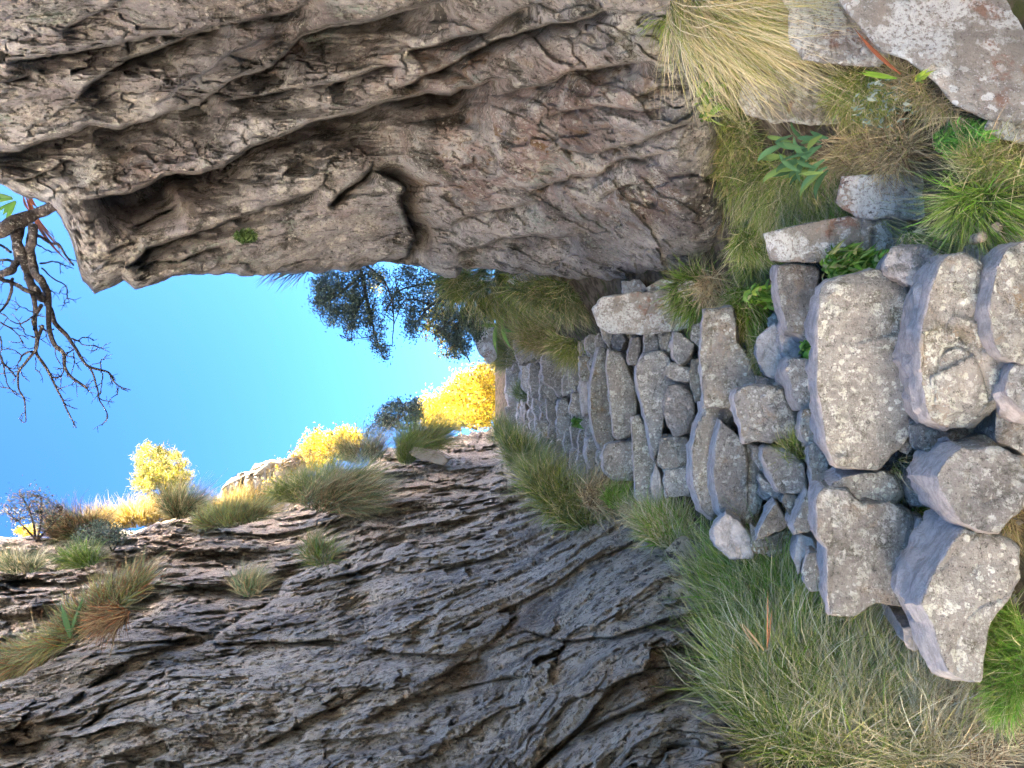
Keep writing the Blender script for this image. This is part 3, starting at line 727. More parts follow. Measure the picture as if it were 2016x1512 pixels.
st(A_, [(1110,110),(1170,85),(1290,95),(1400,160),(1350,210),(1310,310),(1230,315),(1100,260),(1085,180)], 0, wear=.55, rough=.8, back=.05)
st(A_, [(470,205),(600,195),(720,225),(715,310),(700,340),(700,590),(620,600),(580,560),(520,550),(490,420),(470,280)], 20, rough=.7)
st(A_, [(480,515),(530,560),(550,640),(540,740),(510,820),(430,790),(385,700),(385,600)], 0, wear=1., rough=.8, back=.12, label='smooth purple grey worn stone')
st(A_, [(510,560),(600,560),(640,620),(620,700),(560,720),(520,660)], 0, wear=.7, back=.1)
st(A_, [(600,710),(690,715),(700,800),(720,970),(580,985),(540,900),(530,830),(495,770),(520,700)], 30, wear=.1)
st(A_, [(260,880),(300,860),(450,850),(530,860),(550,950),(600,1000),(580,1130),(420,1150),(310,1165),(280,1060),(250,940)], 12, strata=.004, rough=1.2)
st(A_, [(90,450),(250,430),(270,520),(270,610),(340,700),(360,790),(390,860),(260,900),(250,960),(100,960),(85,800),(80,650)], 6, rough=.8)
st(A_, [(30,715),(70,710),(85,800),(100,900),(50,930),(20,820)], 0)
st(A_, [(60,950),(110,955),(250,970),(265,1000),(160,1060),(125,1220),(130,1400),(165,1512),(140,1570),(60,1520),(10,1380),(5,1200),(40,1060),(70,1000)], 22, label='slender upright edge stone with pale worn lip')
st(A_, [(170,1040),(230,1080),(310,1160),(330,1300),(330,1512),(300,1590),(230,1600),(150,1530),(115,1330),(130,1180)], 24, rough=.8, label='tan shield shaped stone beside a dark gap')
st(A_, [(310,1150),(380,1180),(425,1440),(380,1580),(290,1590),(320,1400)], 0, back=.18, strata=.01, rough=1.4)
st(A_, [(400,1190),(540,1190),(640,1280),(660,1400),(600,1430),(490,1425),(450,1340),(400,1240)], 14, back=.05)
st(A_, [(355,1175),(400,1190),(450,1330),(420,1320),(370,1260)], 0, back=.1)
st(A_, [(405,1355),(470,1370),(485,1430),(440,1465),(405,1430)], 0, back=.1)
st(A_, [(620,985),(715,980),(720,1080),(740,1150),(650,1170),(605,1100)], 10)
st(A_, [(660,1175),(740,1165),(770,1260),(775,1340),(730,1400),(690,1400),(665,1280)], 6)
st(A_, [(1680,1000),(1760,970),(1880,990),(1880,1250),(1780,1190),(1680,1160)], 0, back=.1)
st(A_, [(1750,730),(1830,750),(1900,760),(1900,1050),(1800,990),(1710,900),(1710,820)], 20, wear=.2)
st(A_, [(1215,1040),(1250,1015),(1290,1080),(1295,1170),(1250,1200),(1220,1170)], 0, back=.02)
st(A_, [(1165,1165),(1200,1150),(1225,1190),(1200,1220),(1160,1200)], 0)
st(A_, [(1270,1050),(1420,1090),(1560,1070),(1660,1010),(1700,1180),(1560,1180),(1400,1220),(1290,1200)], 0, back=.16, rough=1.3)
st(A_, [(380,800),(540,830),(540,870),(400,860)], 0, back=.1)
st(B_, [(650,235),(740,198),(880,178),(960,228),(982,290),(942,328),(860,318),(800,326),(730,262),(660,255)], 8, label='yellowish cap stone split off by a crack')
st(B_, [(600,262),(720,266),(795,334),(900,326),(1010,370),(1035,450),(1040,610),(1010,690),(1000,780),(860,760),(760,815),(640,815),(620,700),(630,520),(580,470),(575,320)], 16, rough=.5, label='large flat square faced block mottled with lichen')
st(B_, [(1190,420),(1290,460),(1400,470),(1490,520),(1500,660),(1440,760),(1360,870),(1340,1000),(1330,1110),(1200,1110),(1110,1080),(1070,980),(1040,860),(985,780),(1040,650),(1110,530)], 62, rough=.6, label='big wedge shaped boulder with smooth grey sloping top')
st(B_, [(1200,66),(1300,90),(1400,70),(1480,110),(1530,230),(1510,330),(1440,400),(1400,460),(1290,440),(1190,410),(1130,330),(1090,260),(1070,200),(1110,130)], 56, rough=.7, label='rounded boulder with chisel like worn flank')
st(B_, [(1120,120),(1200,50),(1330,15),(1400,50),(1310,95),(1220,125),(1130,160)], 0, back=.08, wear=.2, strata=.006)
st(B_, [(1040,395),(1080,400),(1120,480),(1065,600),(1040,640),(1030,500)], 8, wear=.3, back=.05)
st(B_, [(1000,170),(1090,140),(1080,210),(1120,330),(1040,335),(990,250)], 0, back=.12)
st(B_, [(180,370),(240,410),(310,500),(305,565),(200,570),(130,510),(110,450)], 0, wear=.9, label='bluish angular stone at the grass edge')
st(B_, [(400,320),(455,390),(450,430),(310,490),(330,430)], 6)
st(B_, [(445,275),(500,290),(495,345),(470,370),(435,320)], 0)
st(B_, [(530,240),(580,330),(575,440),(480,460),(460,420),(500,320)], 20, wear=.3)
st(B_, [(505,460),(570,480),(590,540),(520,570),(510,640),(488,580)], 0, wear=.8, back=.06)
st(B_, [(540,550),(620,540),(632,700),(560,722),(515,640)], 6)
st(B_, [(975,885),(1040,870),(1070,960),(1030,985),(990,965)], 0, wear=.7, back=.1)
st(B_, [(300,420),(340,480),(470,440),(500,520),(400,560),(300,540)], 0, back=.25)
st(B_, [(330,210),(390,240),(440,300),(400,300),(350,260)], 0, back=.1)
st(B_, [(1490,110),(1620,130),(1640,330),(1540,350),(1500,300)], 0, back=.15)
# middle and upper flight
for pts, s, kw in [
 ([(830,450),(880,435),(915,470),(915,520),(870,545),(825,510)], 4, {}),
 ([(905,385),(960,385),(978,440),(960,500),(930,470)], 4, {}),
 ([(980,440),(1020,420),(1052,470),(1030,518),(980,500)], 0, dict(label='small mossy yellow stone')),
 ([(1080,455),(1120,460),(1130,500),(1115,595),(1060,595),(1055,540)], 4, dict(wear=.4)),
 ([(1145,425),(1190,418),(1238,480),(1220,525),(1150,535)], 4, dict(label='tan round stone at the wall foot')),
 ([(1245,445),(1292,435),(1305,535),(1250,515)], 0, dict(back=.06)),
 ([(1300,430),(1340,430),(1420,490),(1380,570),(1340,605),(1300,560)], 6, {}),
 ([(1418,388),(1462,378),(1480,450),(1450,505),(1408,460)], 0, dict(back=.05)),
 ([(890,520),(930,510),(945,560),(955,620),(950,720),(970,850),(985,990),(970,1035),(900,1045),(870,980),(850,880),(846,720),(870,610)], 10, dict(rough=.7)),
 ([(955,522),(1020,540),(1050,600),(1100,720),(1112,830),(1085,960),(1010,998),(980,985),(966,850),(950,700),(940,600)], 5, dict(rough=.7)),
 ([(930,1035),(1080,1010),(1095,1130),(1090,1228),(980,1222),(930,1180),(912,1100)], 8, {}),
 ([(828,1000),(870,990),(922,1080),(915,1150),(850,1165),(820,1080)], 12, dict(wear=.3)),
 ([(1078,900),(1120,878),(1150,930),(1170,1050),(1212,1110),(1200,1200),(1196,1335),(1100,1325),(1088,1100)], 4, {}),
 ([(1108,600),(1140,545),(1240,530),(1292,580),(1282,640),(1264,760),(1255,880),(1244,1000),(1200,1105),(1178,1070),(1160,960),(1140,860),(1112,760),(1095,650)], 10, dict(rough=.8)),
 ([(1280,718),(1340,712),(1412,770),(1424,900),(1390,962),(1310,988),(1268,900),(1252,800)], 0, dict(wear=.45, rough=.6, dome=.12, label='smooth round streaked cobble')),
 ([(1240,1000),(1300,995),(1385,990),(1388,1130),(1260,1172),(1222,1120)], 0, {}),
 ([(1210,1138),(1238,1200),(1254,1310),(1238,1385),(1208,1375),(1183,1240)], 4, dict(wear=.9, label='pointed purple grey stone spike')),
 ([(1255,1180),(1385,1148),(1398,1300),(1260,1315)], 0, {}),
 ([(1288,588),(1402,620),(1402,694),(1330,684),(1250,652)], 0, dict(wear=.3, label='pale wedge laid on its side')),
 ([(1262,660),(1400,700),(1400,760),(1340,710),(1275,715)], 0, dict(back=.12)),
 ([(1225,420),(1300,430),(1310,580),(1240,540)], 0, dict(back=.15)),
 ([(755,750),(800,760),(838,720),(832,840),(790,882),(740,850)], 5, dict(wear=.2)),
 ([(760,905),(812,890),(824,1000),(800,1062),(760,1040),(748,960)], 4, {}),
 ([(680,800),(730,790),(752,860),(746,960),(700,992),(672,920)], 3, {}),
 ([(680,1000),(737,992),(742,1082),(700,1104),(672,1050)], 0, dict(wear=0)),
 ([(745,1070),(800,1066),(822,1150),(780,1190),(742,1150)], 3, {}),
 ([(614,790),(660,790),(676,850),(667,935),(628,900)], 3, {}),
 ([(528,600),(575,590),(612,660),(606,782),(540,780),(525,680)], 3, {}),
 ([(545,785),(605,798),(612,905),(570,905),(543,850)], 3, {}),
 ([(484,600),(520,588),(537,680),(520,752),(484,722)], 3, {}),
 ([(402,640),(460,628),(477,700),(472,815),(420,835),(398,740)], 3, {}),
 ([(502,812),(524,880),(480,925),(474,870)], 0, dict(wear=.6)),
 ([(443,468),(530,480),(572,540),(540,572),(480,602),(453,540)], 3, {}),
 ([(588,590),(640,580),(730,600),(742,700),(722,765),(680,775),(650,722),(600,690)], 6, {}),
 ([(738,602),(790,610),(800,680),(780,742),(738,720)], 3, {}),
 ([(795,560),(850,556),(880,620),(850,690),(800,680)], 3, {}),
 ([(800,690),(845,700),(845,860),(815,880),(800,790)], 6, dict(wear=.7)),
 ([(620,690),(660,720),(680,785),(640,790),(610,740)], 0, {}),
 ([(560,905),(620,910),(670,950),(672,1010),(600,980)], 0, {}),
 ([(840,1170),(900,1160),(930,1190),(900,1240),(850,1230)], 0, {}),
 ([(1000,1000),(1080,1000),(1085,900),(1060,960)], 0, dict(back=.2)),
 ([(395,835),(470,820),(480,900),(430,930)], 0, {}),
 ]:
    lab = kw.pop('label', None); bk = kw.pop('back', 0)
    q = C_(pts); o = stone_mesh('stone', q, D0=float(d_stair(max(a[0] for a in q)))+bk, strip=s, parent=stair, **kw)
    if lab: o['label'] = lab
# small filler rubble wedged in the joints
fr_ = random.Random(5)
for k in range(70):
    x = fr_.uniform(1120, 1990); y = fr_.uniform(620, 1000)+(x-1120)*fr_.uniform(-.12, .22)
    s = fr_.uniform(14, 30)*(.5+.6*(x-1100)/900)
    n = fr_.randint(5, 7); a0 = fr_.uniform(0, 6)
    q = [(x+s*fr_.uniform(.7, 1.1)*math.cos(a0+i*6.283/n), y+s*fr_.uniform(.7, 1.25)*math.sin(a0+i*6.283/n)) for i in range(n)]
    stone_mesh('stone', q, D0=float(d_stair(x))+.22, parent=stair, thick=.12, wear=fr_.choice((0, 0, .5)))

# thin ragged courses of the far steps
x = 1004.
while x < 1200:
    h = 9+.055*(x-1000)+fr_.uniform(-2, 3)
    y0 = np.interp(x, [1000, 1050, 1120, 1200], [655, 672, 690, 655]); y1 = np.interp(x, [1000, 1050, 1120, 1200], [835, 890, 955, 985])
    y = y0+fr_.uniform(-8, 8)
    while y < y1:
        wd = fr_.uniform(20, 58)*(.6+.4*(x-1000)/200); hh = h*fr_.uniform(.8, 1.25); k = fr_.randint(6, 9); xx = x+fr_.uniform(-3, 3)
        q = []
        for i in range(k):
            a = 6.283*i/k+fr_.uniform(-.2, .2); c_, s_ = math.cos(a), math.sin(a); m_ = max(abs(c_), abs(s_))
            q.append((xx+hh*.62*c_/m_*fr_.uniform(.85, 1.08), y+wd*.5+wd*.52*s_/m_*fr_.uniform(.88, 1.06)))
        stone_mesh('stone', q, D0=float(d_stair(xx+hh*.5))+.03+fr_.uniform(-.05, .12), strip=4, parent=stair, thick=.3, wear=fr_.choice((0, 0, .3)))
        y += wd*fr_.uniform(.95, 1.15)
    x += h
# boulders and ledges of the right bank
def boulder(name, pts, D0, label, **k):
    c = np.mean(np.array(pts), 0); r = empty(name, P1(c[0], c[1], D0+.2).tolist(), label, 'boulder')
    k.setdefault('mat', M_BOULD); k.setdefault('radial', True)
    bpy.data.objects.remove(r)
    o = stone_mesh(name, pts, D0=D0, **k); tag(o, label, 'boulder'); return o
boulder('boulder', E_([(900,-200),(860,-60),(960,90),(1080,220),(1130,262),(1250,300),(1370,400),(1470,520),(1640,590),(1804,600),(1990,640),(2100,300),(2100,-200),(1500,-260)]), 1.75,
        'large pale lichen covered boulder above the grass at the lower right of the view', tilt=(.10, -.35), thick=.8, rough=.35, bev=2.5)
boulder('boulder', E_([(560,-120),(640,60),(640,200),(700,285),(900,315),(1090,325),(1130,260),(1080,180),(960,40),(900,-160)]), 2.05,
        'layered grey boulder tucked between hanging grass and the big lichened boulder', tilt=(.1, -.3), thick=.6, strata=.006, rough=1.)
boulder('boulder', E_([(420,400),(500,360),(640,350),(850,380),(885,450),(900,560),(870,612),(560,612),(430,562),(390,510)]), 2.35,
        'low banded rock poking out of the turf below the hanging grass', strata=.012, thick=.4, rough=1.1)
boulder('boulder', E_([(430,190),(560,140),(640,200),(640,300),(560,350),(450,330)]), 2.5, 'dark shaded rock behind the drooping straw grass', thick=.4)
boulder('boulder', E_([(528,1160),(700,1115),(900,1080),(1300,1070),(1560,1100),(1540,1200),(1350,1195),(1160,1235),(1000,1255),(820,1295),(700,1300),(560,1292)]), 2.25,
        'long low grey ledge stone at the right edge of the lower steps', thick=.5, strata=.008)
boulder('boulder', E_([(1635,590),(1804,605),(1950,620),(1950,730),(1700,692),(1615,650)]), 1.7, 'wedge of lichened rock under the largest boulder', thick=.4)
boulder('boulder', E_([(900,880),(1200,860),(1460,900),(1560,1010),(1540,1110),(1300,1090),(1000,1090),(890,1010)]), 2.2, 'mossy grey rock half hidden by grass above the ledge stone', thick=.4)
boulder('boulder', C_([(870,300),(930,238),(1100,210),(1300,200),(1425,230),(1445,380),(1330,412),(1120,432),(1000,425),(910,395)]), 4.15,
        'long lichen crusted rock lining the right side of the middle steps', thick=.7, rough=.9)
boulder('boulder', C_([(1030,150),(1120,140),(1160,190),(1120,225),(1030,215)]), 4.5, 'small grey knob of rock on top of the long lichened rock', thick=.4)
boulder('boulder', C_([(1150,190),(1240,140),(1330,150),(1340,205),(1200,222)]), 4.2, 'low grey hump of rock under the right cliff beside dry grass', thick=.4)
boulder('boulder', C_([(1330,160),(1400,150),(1470,180),(1480,240),(1400,262),(1340,230)]), 3.7, 'pale greenish rock beside the bright grass tuft', thick=.4)
boulder('boulder', C_([(205,300),(280,290),(330,340),(350,470),(345,560),(310,590),(250,520),(215,430)]), 11., 'weathered grey rock at the head of the steps under the shrub', thick=1.)
boulder('boulder', C_([(560,60),(900,40),(1150,90),(1100,150),(800,190),(560,200),(420,150)]), 6.4, 'shaded foot rock of the right cliff behind the tall grass', thick=.8)
boulder('boulder', E_([(1740,1110),(1900,1060),(1950,1200),(1850,1230),(1730,1180)]), 1.75, 'grey stone at the corner by the broken stick', thick=.3)
boulder('boulder', B_([(-20,470),(60,500),(110,600),(60,700),(-60,640),(-90,540)]), 3.8, 'pale rock shelf at the foot of the left cliff beside the steps', thick=.5, mat=M_LEFT)


def gravel():
    r = np.random.default_rng(77); n = 2600; x = r.uniform(1120, 2010, n); y = 800+(r.uniform(-1, 1, n))*(90+.32*(x-1050))*.75+.12*(x-1100)
    c = P(x, y, f_floor(x, y)-.03); sz = r.uniform(.004, .016, n)
    ico = np.array([[0,0,1],[.9,0,.4],[.28,.85,.45],[-.72,.52,.4],[-.7,-.5,.45],[.27,-.85,.45],[0,0,-1]]); f = np.array([[0,1,2],[0,2,3],[0,3,4],[0,4,5],[0,5,1],[6,2,1],[6,3,2],[6,4,3],[6,5,4],[6,1,5]])
    V = c[:, None]+ico[None]*sz[:, None, None]*r.uniform(.6, 1.3, (n, 1, 3)); F = (np.arange(n)*7)[:, None, None]+f[None]
    tag(mesh_obj('gravel', V.reshape(-1, 3), F.reshape(-1, 3), M_STONE, smooth=False, attrs=dict(wear=np.zeros(n*7))), 'loose grit and gravel packed in the joints between the step stones', None, None, 'stuff')
gravel()

# ------------------------------------------------------------------ vegetation
G = dict(green=(.165,.265,.03), bright=(.20,.40,.04), straw=(.62,.53,.31), dry=(.46,.34,.18), blue=(.18,.26,.12), dark=(.05,.09,.025),
         brown=(.22,.13,.07), rust=(.45,.14,.05), olive=(.33,.36,.08), pale=(.72,.67,.48), lime=(.30,.40,.05), sun=(.32,.20,.015), yel=(.44,.33,.02), glow=(.40,.30,.12), orange=(.16,.11,.02), plime=(.17,.17,.03))
def pal(mix, n, r):
    ks = list(mix); ws = np.array([mix[k] for k in ks], float); ws /= ws.sum()
    c = np.array([G[k] for k in ks])[r.choice(len(ks), n, p=ws)]
    return c*r.uniform(.7, 1.25, (n, 1))
def unit(v): return v/np.maximum(np.linalg.norm(v, axis=-1, keepdims=True), 1e-9)
def dirw(dx, dy, toward=0.):
    v = RT*(-dy)+UP*(-dx)-FW*toward; return v/np.linalg.norm(v)
def blades_mesh(root, d, L, W, droop, col, r, segs=4, dcol=None):
    n = len(root); side = unit(np.cross(d, r.normal(size=(n, 3)))); s = np.linspace(0, 1, segs+1)
    curl = unit(np.cross(d, r.normal(size=(n, 3))))*np.abs(r.normal(0, .22, (n, 1)))
    cen = root[:, None]+d[:, None]*(L[:, None]*s)[..., None]+(np.array([0, 0, -1.])[None]*droop[:, None]+curl)[:, None]*(L[:, None]*s**2.2)[..., None]
    wd = W[:, None]*np.array([1-(k/segs)**1.6*.9 for k in range(segs+1)])[None]
    a = cen-side[:, None]*wd[..., None]; b = cen+side[:, None]*wd[..., None]
    V = np.stack([a, b], 2).reshape(n, -1, 3); nv = V.shape[1]
    V = V.reshape(-1, 3); base = (np.arange(n)*nv)[:, None]
    F = [base+np.array([2*k, 2*k+1, 2*k+3, 2*k+2]) for k in range(segs)]
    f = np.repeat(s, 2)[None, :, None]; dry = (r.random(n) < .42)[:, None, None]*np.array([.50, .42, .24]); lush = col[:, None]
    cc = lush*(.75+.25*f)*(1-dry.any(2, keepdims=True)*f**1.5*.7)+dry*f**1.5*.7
    return V, np.vstack(F), cc.reshape(-1, 3)
def px_roots(ells, n, D, r, jit=.04):
    w_ = np.array([e[2]*e[3] for e in ells], float); w_ /= w_.sum(); k = r.choice(len(ells), n, p=w_)
    e = np.array([list(q)+[0]*(5-len(q)) for q in ells])[k]
    rad = np.sqrt(r.uniform(0, 1, n)); an = r.uniform(0, 2*np.pi, n)
    u = rad*np.cos(an)*e[:, 2]; v = rad*np.sin(an)*e[:, 3]; ro = np.radians(e[:, 4])
    x = e[:, 0]+u*np.cos(ro)-v*np.sin(ro); y = e[:, 1]+u*np.sin(ro)+v*np.cos(ro)
    DD = D(x, y) if callable(D) else np.full(n, float(D))
    return P(x, y, DD+r.normal(0, jit, n)), x, y, DD
VS = [500]
def grass(label, ells, D, ang, L, n, mix, spread=.35, W=1.1, toward=.35, droop=.25, name='grass_tussock', cat='grass tussock', group=None, kind=None, jit=.03, fan=.6, segs=4, mat=None, tipmix=None):
    """ang: lean in the photograph in degrees, 0 = picture right, 90 = picture up ; L in picture px ; W blade half width in mm at 1 m"""
    VS[0] += 1; r = np.random.default_rng(VS[0])
    root, x, y, DD = px_roots(ells, n, D, r, jit)
    cx = np.average([e[0] for e in ells], weights=[e[2]*e[3] for e in ells]); cy = np.average([e[1] for e in ells], weights=[e[2]*e[3] for e in ells])
    R = math.sqrt(sum(e[2]*e[3] for e in ells)); a = math.radians(ang)
    # fan outwards from the middle of the tuft
    fx = (x-cx)/R*fan; fy = (y-cy)/R*fan
    dx = math.cos(a)+fx; dy = -math.sin(a)+fy
    d = RT[None]*(-dy)[:, None]+UP[None]*(-dx)[:, None]-FW[None]*(toward+r.normal(0, .25, n))[:, None]
    cl = np.floor(root*9); hh = np.stack([pnoise(root*5, VS[0]), pnoise(root*5, VS[0]+1), pnoise(root*5, VS[0]+2)], 1)
    d = unit(unit(d)+r.normal(0, spread, (n, 3))+hh*.9)
    Lm = L/F_PX*DD*np.clip(r.normal(1, .28, n), .35, 1.7)
    Wm = W*.0012*np.clip(DD/2.2, .8, 2.6)*r.uniform(.6, 1.3, n)
    mixn = pal(mix, n, r)
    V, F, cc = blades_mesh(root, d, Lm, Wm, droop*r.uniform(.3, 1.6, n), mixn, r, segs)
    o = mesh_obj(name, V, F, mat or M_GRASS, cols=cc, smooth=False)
    if kind: tag(o, label, None, None, kind)
    else: tag(o, label, cat, group)
    return o
GB = dict(green=3, olive=3, straw=2.2, blue=1, dark=1)
# --- the big grass bank at the lower left of the steps (bottom of the photo)
fl = lambda x, y: f_floor(x, y)-.02
grass('big shaggy green and straw tussock at the foot of the left cliff nearest the camera', [(1620,1400,190,110,10)], fl, 118, 150, 9000, dict(green=4,olive=3,straw=2.2,pale=1.5,dark=.7), W=1.45, toward=.5, group=None)
grass('dense green tussock with a few rusty blades leaning on the small square stone', [(1500,1190,110,85,20)], fl, 120, 115, 5200, dict(green=5,olive=3,straw=2.4,bright=.6), W=1.4, toward=.4)
grass('pale bleached grass tussock falling toward the big wedge boulder', [(1790,1420,120,90,20)], fl, 122, 150, 4800, dict(straw=4,pale=3,olive=2,dry=1), W=1.0, toward=.5)
grass('grass tussock against the left cliff with long dark green blades', [(1440,1330,90,60,20)], fl, 150, 120, 2600, dict(green=3,olive=3,straw=1.6,dark=2), W=1.1, toward=.4)
grass('dry brown matted grass clump at the lower right corner of the grass bank', [(1920,1430,90,90,0)], fl, 100, 80, 2600, dict(dry=3,straw=3,brown=2), W=1.0, toward=.4, spread=.6)
grass('short dry grass clump between the square block and the big tussock', [(1720,1210,55,35,10)], fl, 90, 55, 1100, dict(straw=3,dry=3,olive=3), W=.8, toward=.5, spread=.6)
grass('brown dead grass clump under the wedge shaped boulder', [(1800,1270,50,50,0)], fl, 110, 60, 900, dict(dry=3,brown=3,straw=2), W=.8, toward=.4, spread=.7)
grass('bright green grass cushion below the wedge shaped boulder at the right edge', [(1985,1300,45,110,0)], lambda x, y: f_floor(x, y)-.12, 150, 60, 4200, dict(bright=4,green=3,olive=1,straw=.6), W=.8, toward=.6, spread=.4)
grass('sparse pale grass beside the bluish angular stone', [(1530,1110,40,40,0)], fl, 110, 70, 700, dict(straw=3,pale=2,olive=3), W=.9)
# --- middle left
grass('bright and straw coloured tuft at the left end of the upright edge stone', [(1320,1050,55,34,20)], 4.1, 115, 60, 1900, dict(bright=2.5,straw=3,olive=2,pale=1), W=.9)
grass('small golden grass tuft beside the pointed grey stone', [(1265,1010,30,22,0)], 4.5, 110, 45, 700, dict(straw=4,pale=2,olive=1), W=.9)
grass('small vivid green tuft beside the golden grass', [(1220,985,26,20,0)], 4.8, 100, 32, 600, dict(bright=3,green=3,olive=1), W=.8)
grass('large grey green tussock between the left cliff and the middle steps', [(1115,990,85,34,35)], 5.6, 130, 66, 3000, dict(blue=4,olive=3,green=2,straw=1.5), W=1.0, toward=.4)
grass('dry brown skirt of dead grass at the edge of the middle steps', [(1185,980,40,32,10)], 5.0, 80, 50, 1000, dict(dry=3,straw=2,brown=2), W=.9, spread=.6)
grass('dark green tussock leaning over the left side of the upper steps', [(1040,912,60,24,45)], 7.5, 120, 44, 1900, dict(blue=4,green=3,olive=2,straw=.8), W=.9)
grass('small tussock at the left of the topmost steps', [(1000,858,32,18,40)], 10.5, 120, 30, 900, dict(blue=3,green=3,olive=2), W=.7)
grass('tiny tuft growing on the far foot of the left cliff', [(985,868,20,10,0)], 14, 120, 26, 400, dict(blue=3,dark=3,olive=2), W=.6)
grass('dark little tussock standing in the middle of the upper steps', [(1032,775,18,16,0)], 11., 130, 26, 600, dict(blue=3,green=3,dark=1), W=.6)
# --- right side of the upper steps
grass('feathery green tussock at the head of the steps on the right', [(995,690,26,34,0)], 12.5, 160, 44, 1400, dict(green=3,blue=3,olive=2,straw=1), W=.7)
grass('broad straw tussock drooping beside the upper steps', [(1095,650,75,38,-10)], 8.3, 190, 55, 3000, dict(straw=4,dry=2,olive=3,green=1), W=.9, droop=.5)
grass('green tussock right of the broad straw one at the cliff foot', [(960,560,80,34,8)], 7.6, 220, 70, 2800, dict(green=4,blue=3,straw=2,olive=2), W=1., droop=.5)
grass('grey green grass hanging along the foot of the right cliff', [(1110,580,100,26,8)], 6.3, 215, 60, 2600, dict(blue=4,green=3,straw=2,dry=1), W=.9, droop=.5)
grass('pale green tuft at the edge of the middle steps by the cream stone', [(1135,690,50,22,20)], 6.6, 230, 36, 1200, dict(olive=4,green=2,straw=2), W=.8)
grass('spiky fresh green tuft with a dry brown heart at the right cliff foot', [(1375,575,45,34,20)], 3.75, 200, 60, 1500, dict(green=4,bright=1.5,straw=1,dark=1), W=1.1, fan=1.2)
grass('dry tangled grass clump in the heart of the spiky tuft', [(1405,565,28,30,0)], 3.5, 250, 45, 700, dict(dry=4,straw=3,brown=1), W=.9, spread=.7)
grass('green grass clump sloping onto the tall upper block', [(1470,610,40,46,0)], 3.15, 250, 50, 1300, dict(green=3,olive=3,straw=1.5,bright=2), W=1.)
grass('thin dry grass fringe around the purple worn stone', [(1500,700,22,40,0)], 2.95, 230, 36, 500, dict(straw=3,olive=3,green=1), W=.8)
# --- right bank
rb = lambda x, y: f_floor(x, y)-.05
grass('drooping straw tussock hanging from the right cliff at the top of the photo', [(1400,20,90,45,0),(1450,-40,120,50,0)], 2.25, 292, 170, 4200, dict(straw=4,pale=3,olive=2,green=1.2), W=1.0, toward=.5, droop=.35, spread=.22)
grass('green grass under the drooping straw tussock', [(1370,20,60,35,0)], 2.4, 280, 90, 1500, dict(green=4,bright=1,olive=3), W=1., droop=.4)
grass('short turf mixed with green and brown along the foot of the right cliff', [(1450,310,45,120,-14)], rb, 250, 42, 6200, dict(green=4,olive=3,dry=2,straw=1.4,dark=1.5), W=.8, toward=.6, spread=.5)
grass('long arching tussock falling over the ledge stone', [(1600,370,110,60,8)], lambda x, y: f_floor(x, y)-.10, 268, 105, 7000, dict(olive=4,green=3,straw=3,bright=.6,dark=.8), W=.85, toward=.5, droop=.5)
grass('golden green tussock on the turf left of the arching one', [(1500,400,60,55,0)], rb, 262, 62, 3600, dict(olive=4,straw=3,green=3), W=.8, toward=.5)
grass('tangled dry brown grass cushion in the middle of the right bank', [(1720,300,80,42,-12)], lambda x, y: f_floor(x, y)-.12, 200, 70, 3600, dict(dry=3,straw=3,brown=2,olive=1), W=.8, toward=.5, spread=.7)
grass('dark green spiky tuft at the far right of the bank beside the dry stick', [(1935,400,50,30,10)], 1.72, 220, 100, 1700, dict(green=5,dark=2,bright=1.5,straw=.6), W=1.1, toward=.5, fan=1.2)
grass('tawny grass clump under the lower edge of the largest boulder', [(1960,320,60,40,0)], 1.74, 200, 70, 1500, dict(straw=2,olive=3,dry=2,green=2), W=.9, spread=.6)
grass('thin dry grass along the lower edge of the largest boulder', [(1800,170,70,20,38),(1860,215,40,14,30)], lambda x, y: f_floor(x, y)-.18, 220, 60, 1100, dict(straw=3,dry=3,olive=2), W=.8, spread=.6)
grass('fresh low grass around the silvery herb', [(1690,190,60,50,10)], lambda x, y: f_floor(x, y)-.12, 240, 46, 2600, dict(green=3,olive=3,straw=2,bright=.6), W=.8, spread=.6)
grass('thin dark grass trailing over the stones by the broken stick', [(1830,470,60,14,6)], 2.0, 330, 60, 600, dict(green=3,straw=3,dark=1), W=.9)
grass('straw coloured tuft in the joint right of the square block', [(1840,850,26,26,0)], 1.98, 200, 48, 420, dict(straw=4,pale=3,dry=2), W=.9, spread=.6)
grass('golden tuft bent between the yellowish cap stone and the rounded boulder', [(1775,925,22,26,0)], 2.1, 300, 60, 600, dict(straw=4,pale=1,olive=2), W=.9, spread=.4)
grass('little green and straw tuft under the rounded boulder', [(1815,1010,20,18,0)], 2.1, 300, 36, 420, dict(bright=3,straw=3,green=2), W=.8)
grass('thin green tuft beside the broken tilted stone on the left of the block', [(1565,890,26,26,0)], 2.6, 150, 50, 300, dict(green=3,olive=3,straw=1), W=.8)
grass('small dry tuft at the corner of the lowest boulder', [(1990,1010,20,60,0)], 1.85, 200, 50, 500, dict(dry=3,straw=3,olive=1), W=.8)
grass('green turf spilling over the end of the ledge stone at the cliff foot', [(1490,470,40,26,0)], 3.05, 262, 52, 2200, dict(green=4,olive=3,straw=2,bright=.8), W=.9, toward=.5)
grass('low green grass in the dark corner between the cliff foot and the ledge stone', [(1500,520,46,22,0)], 3.2, 240, 44, 1500, dict(green=4,olive=2,blue=2,straw=1), W=.9)
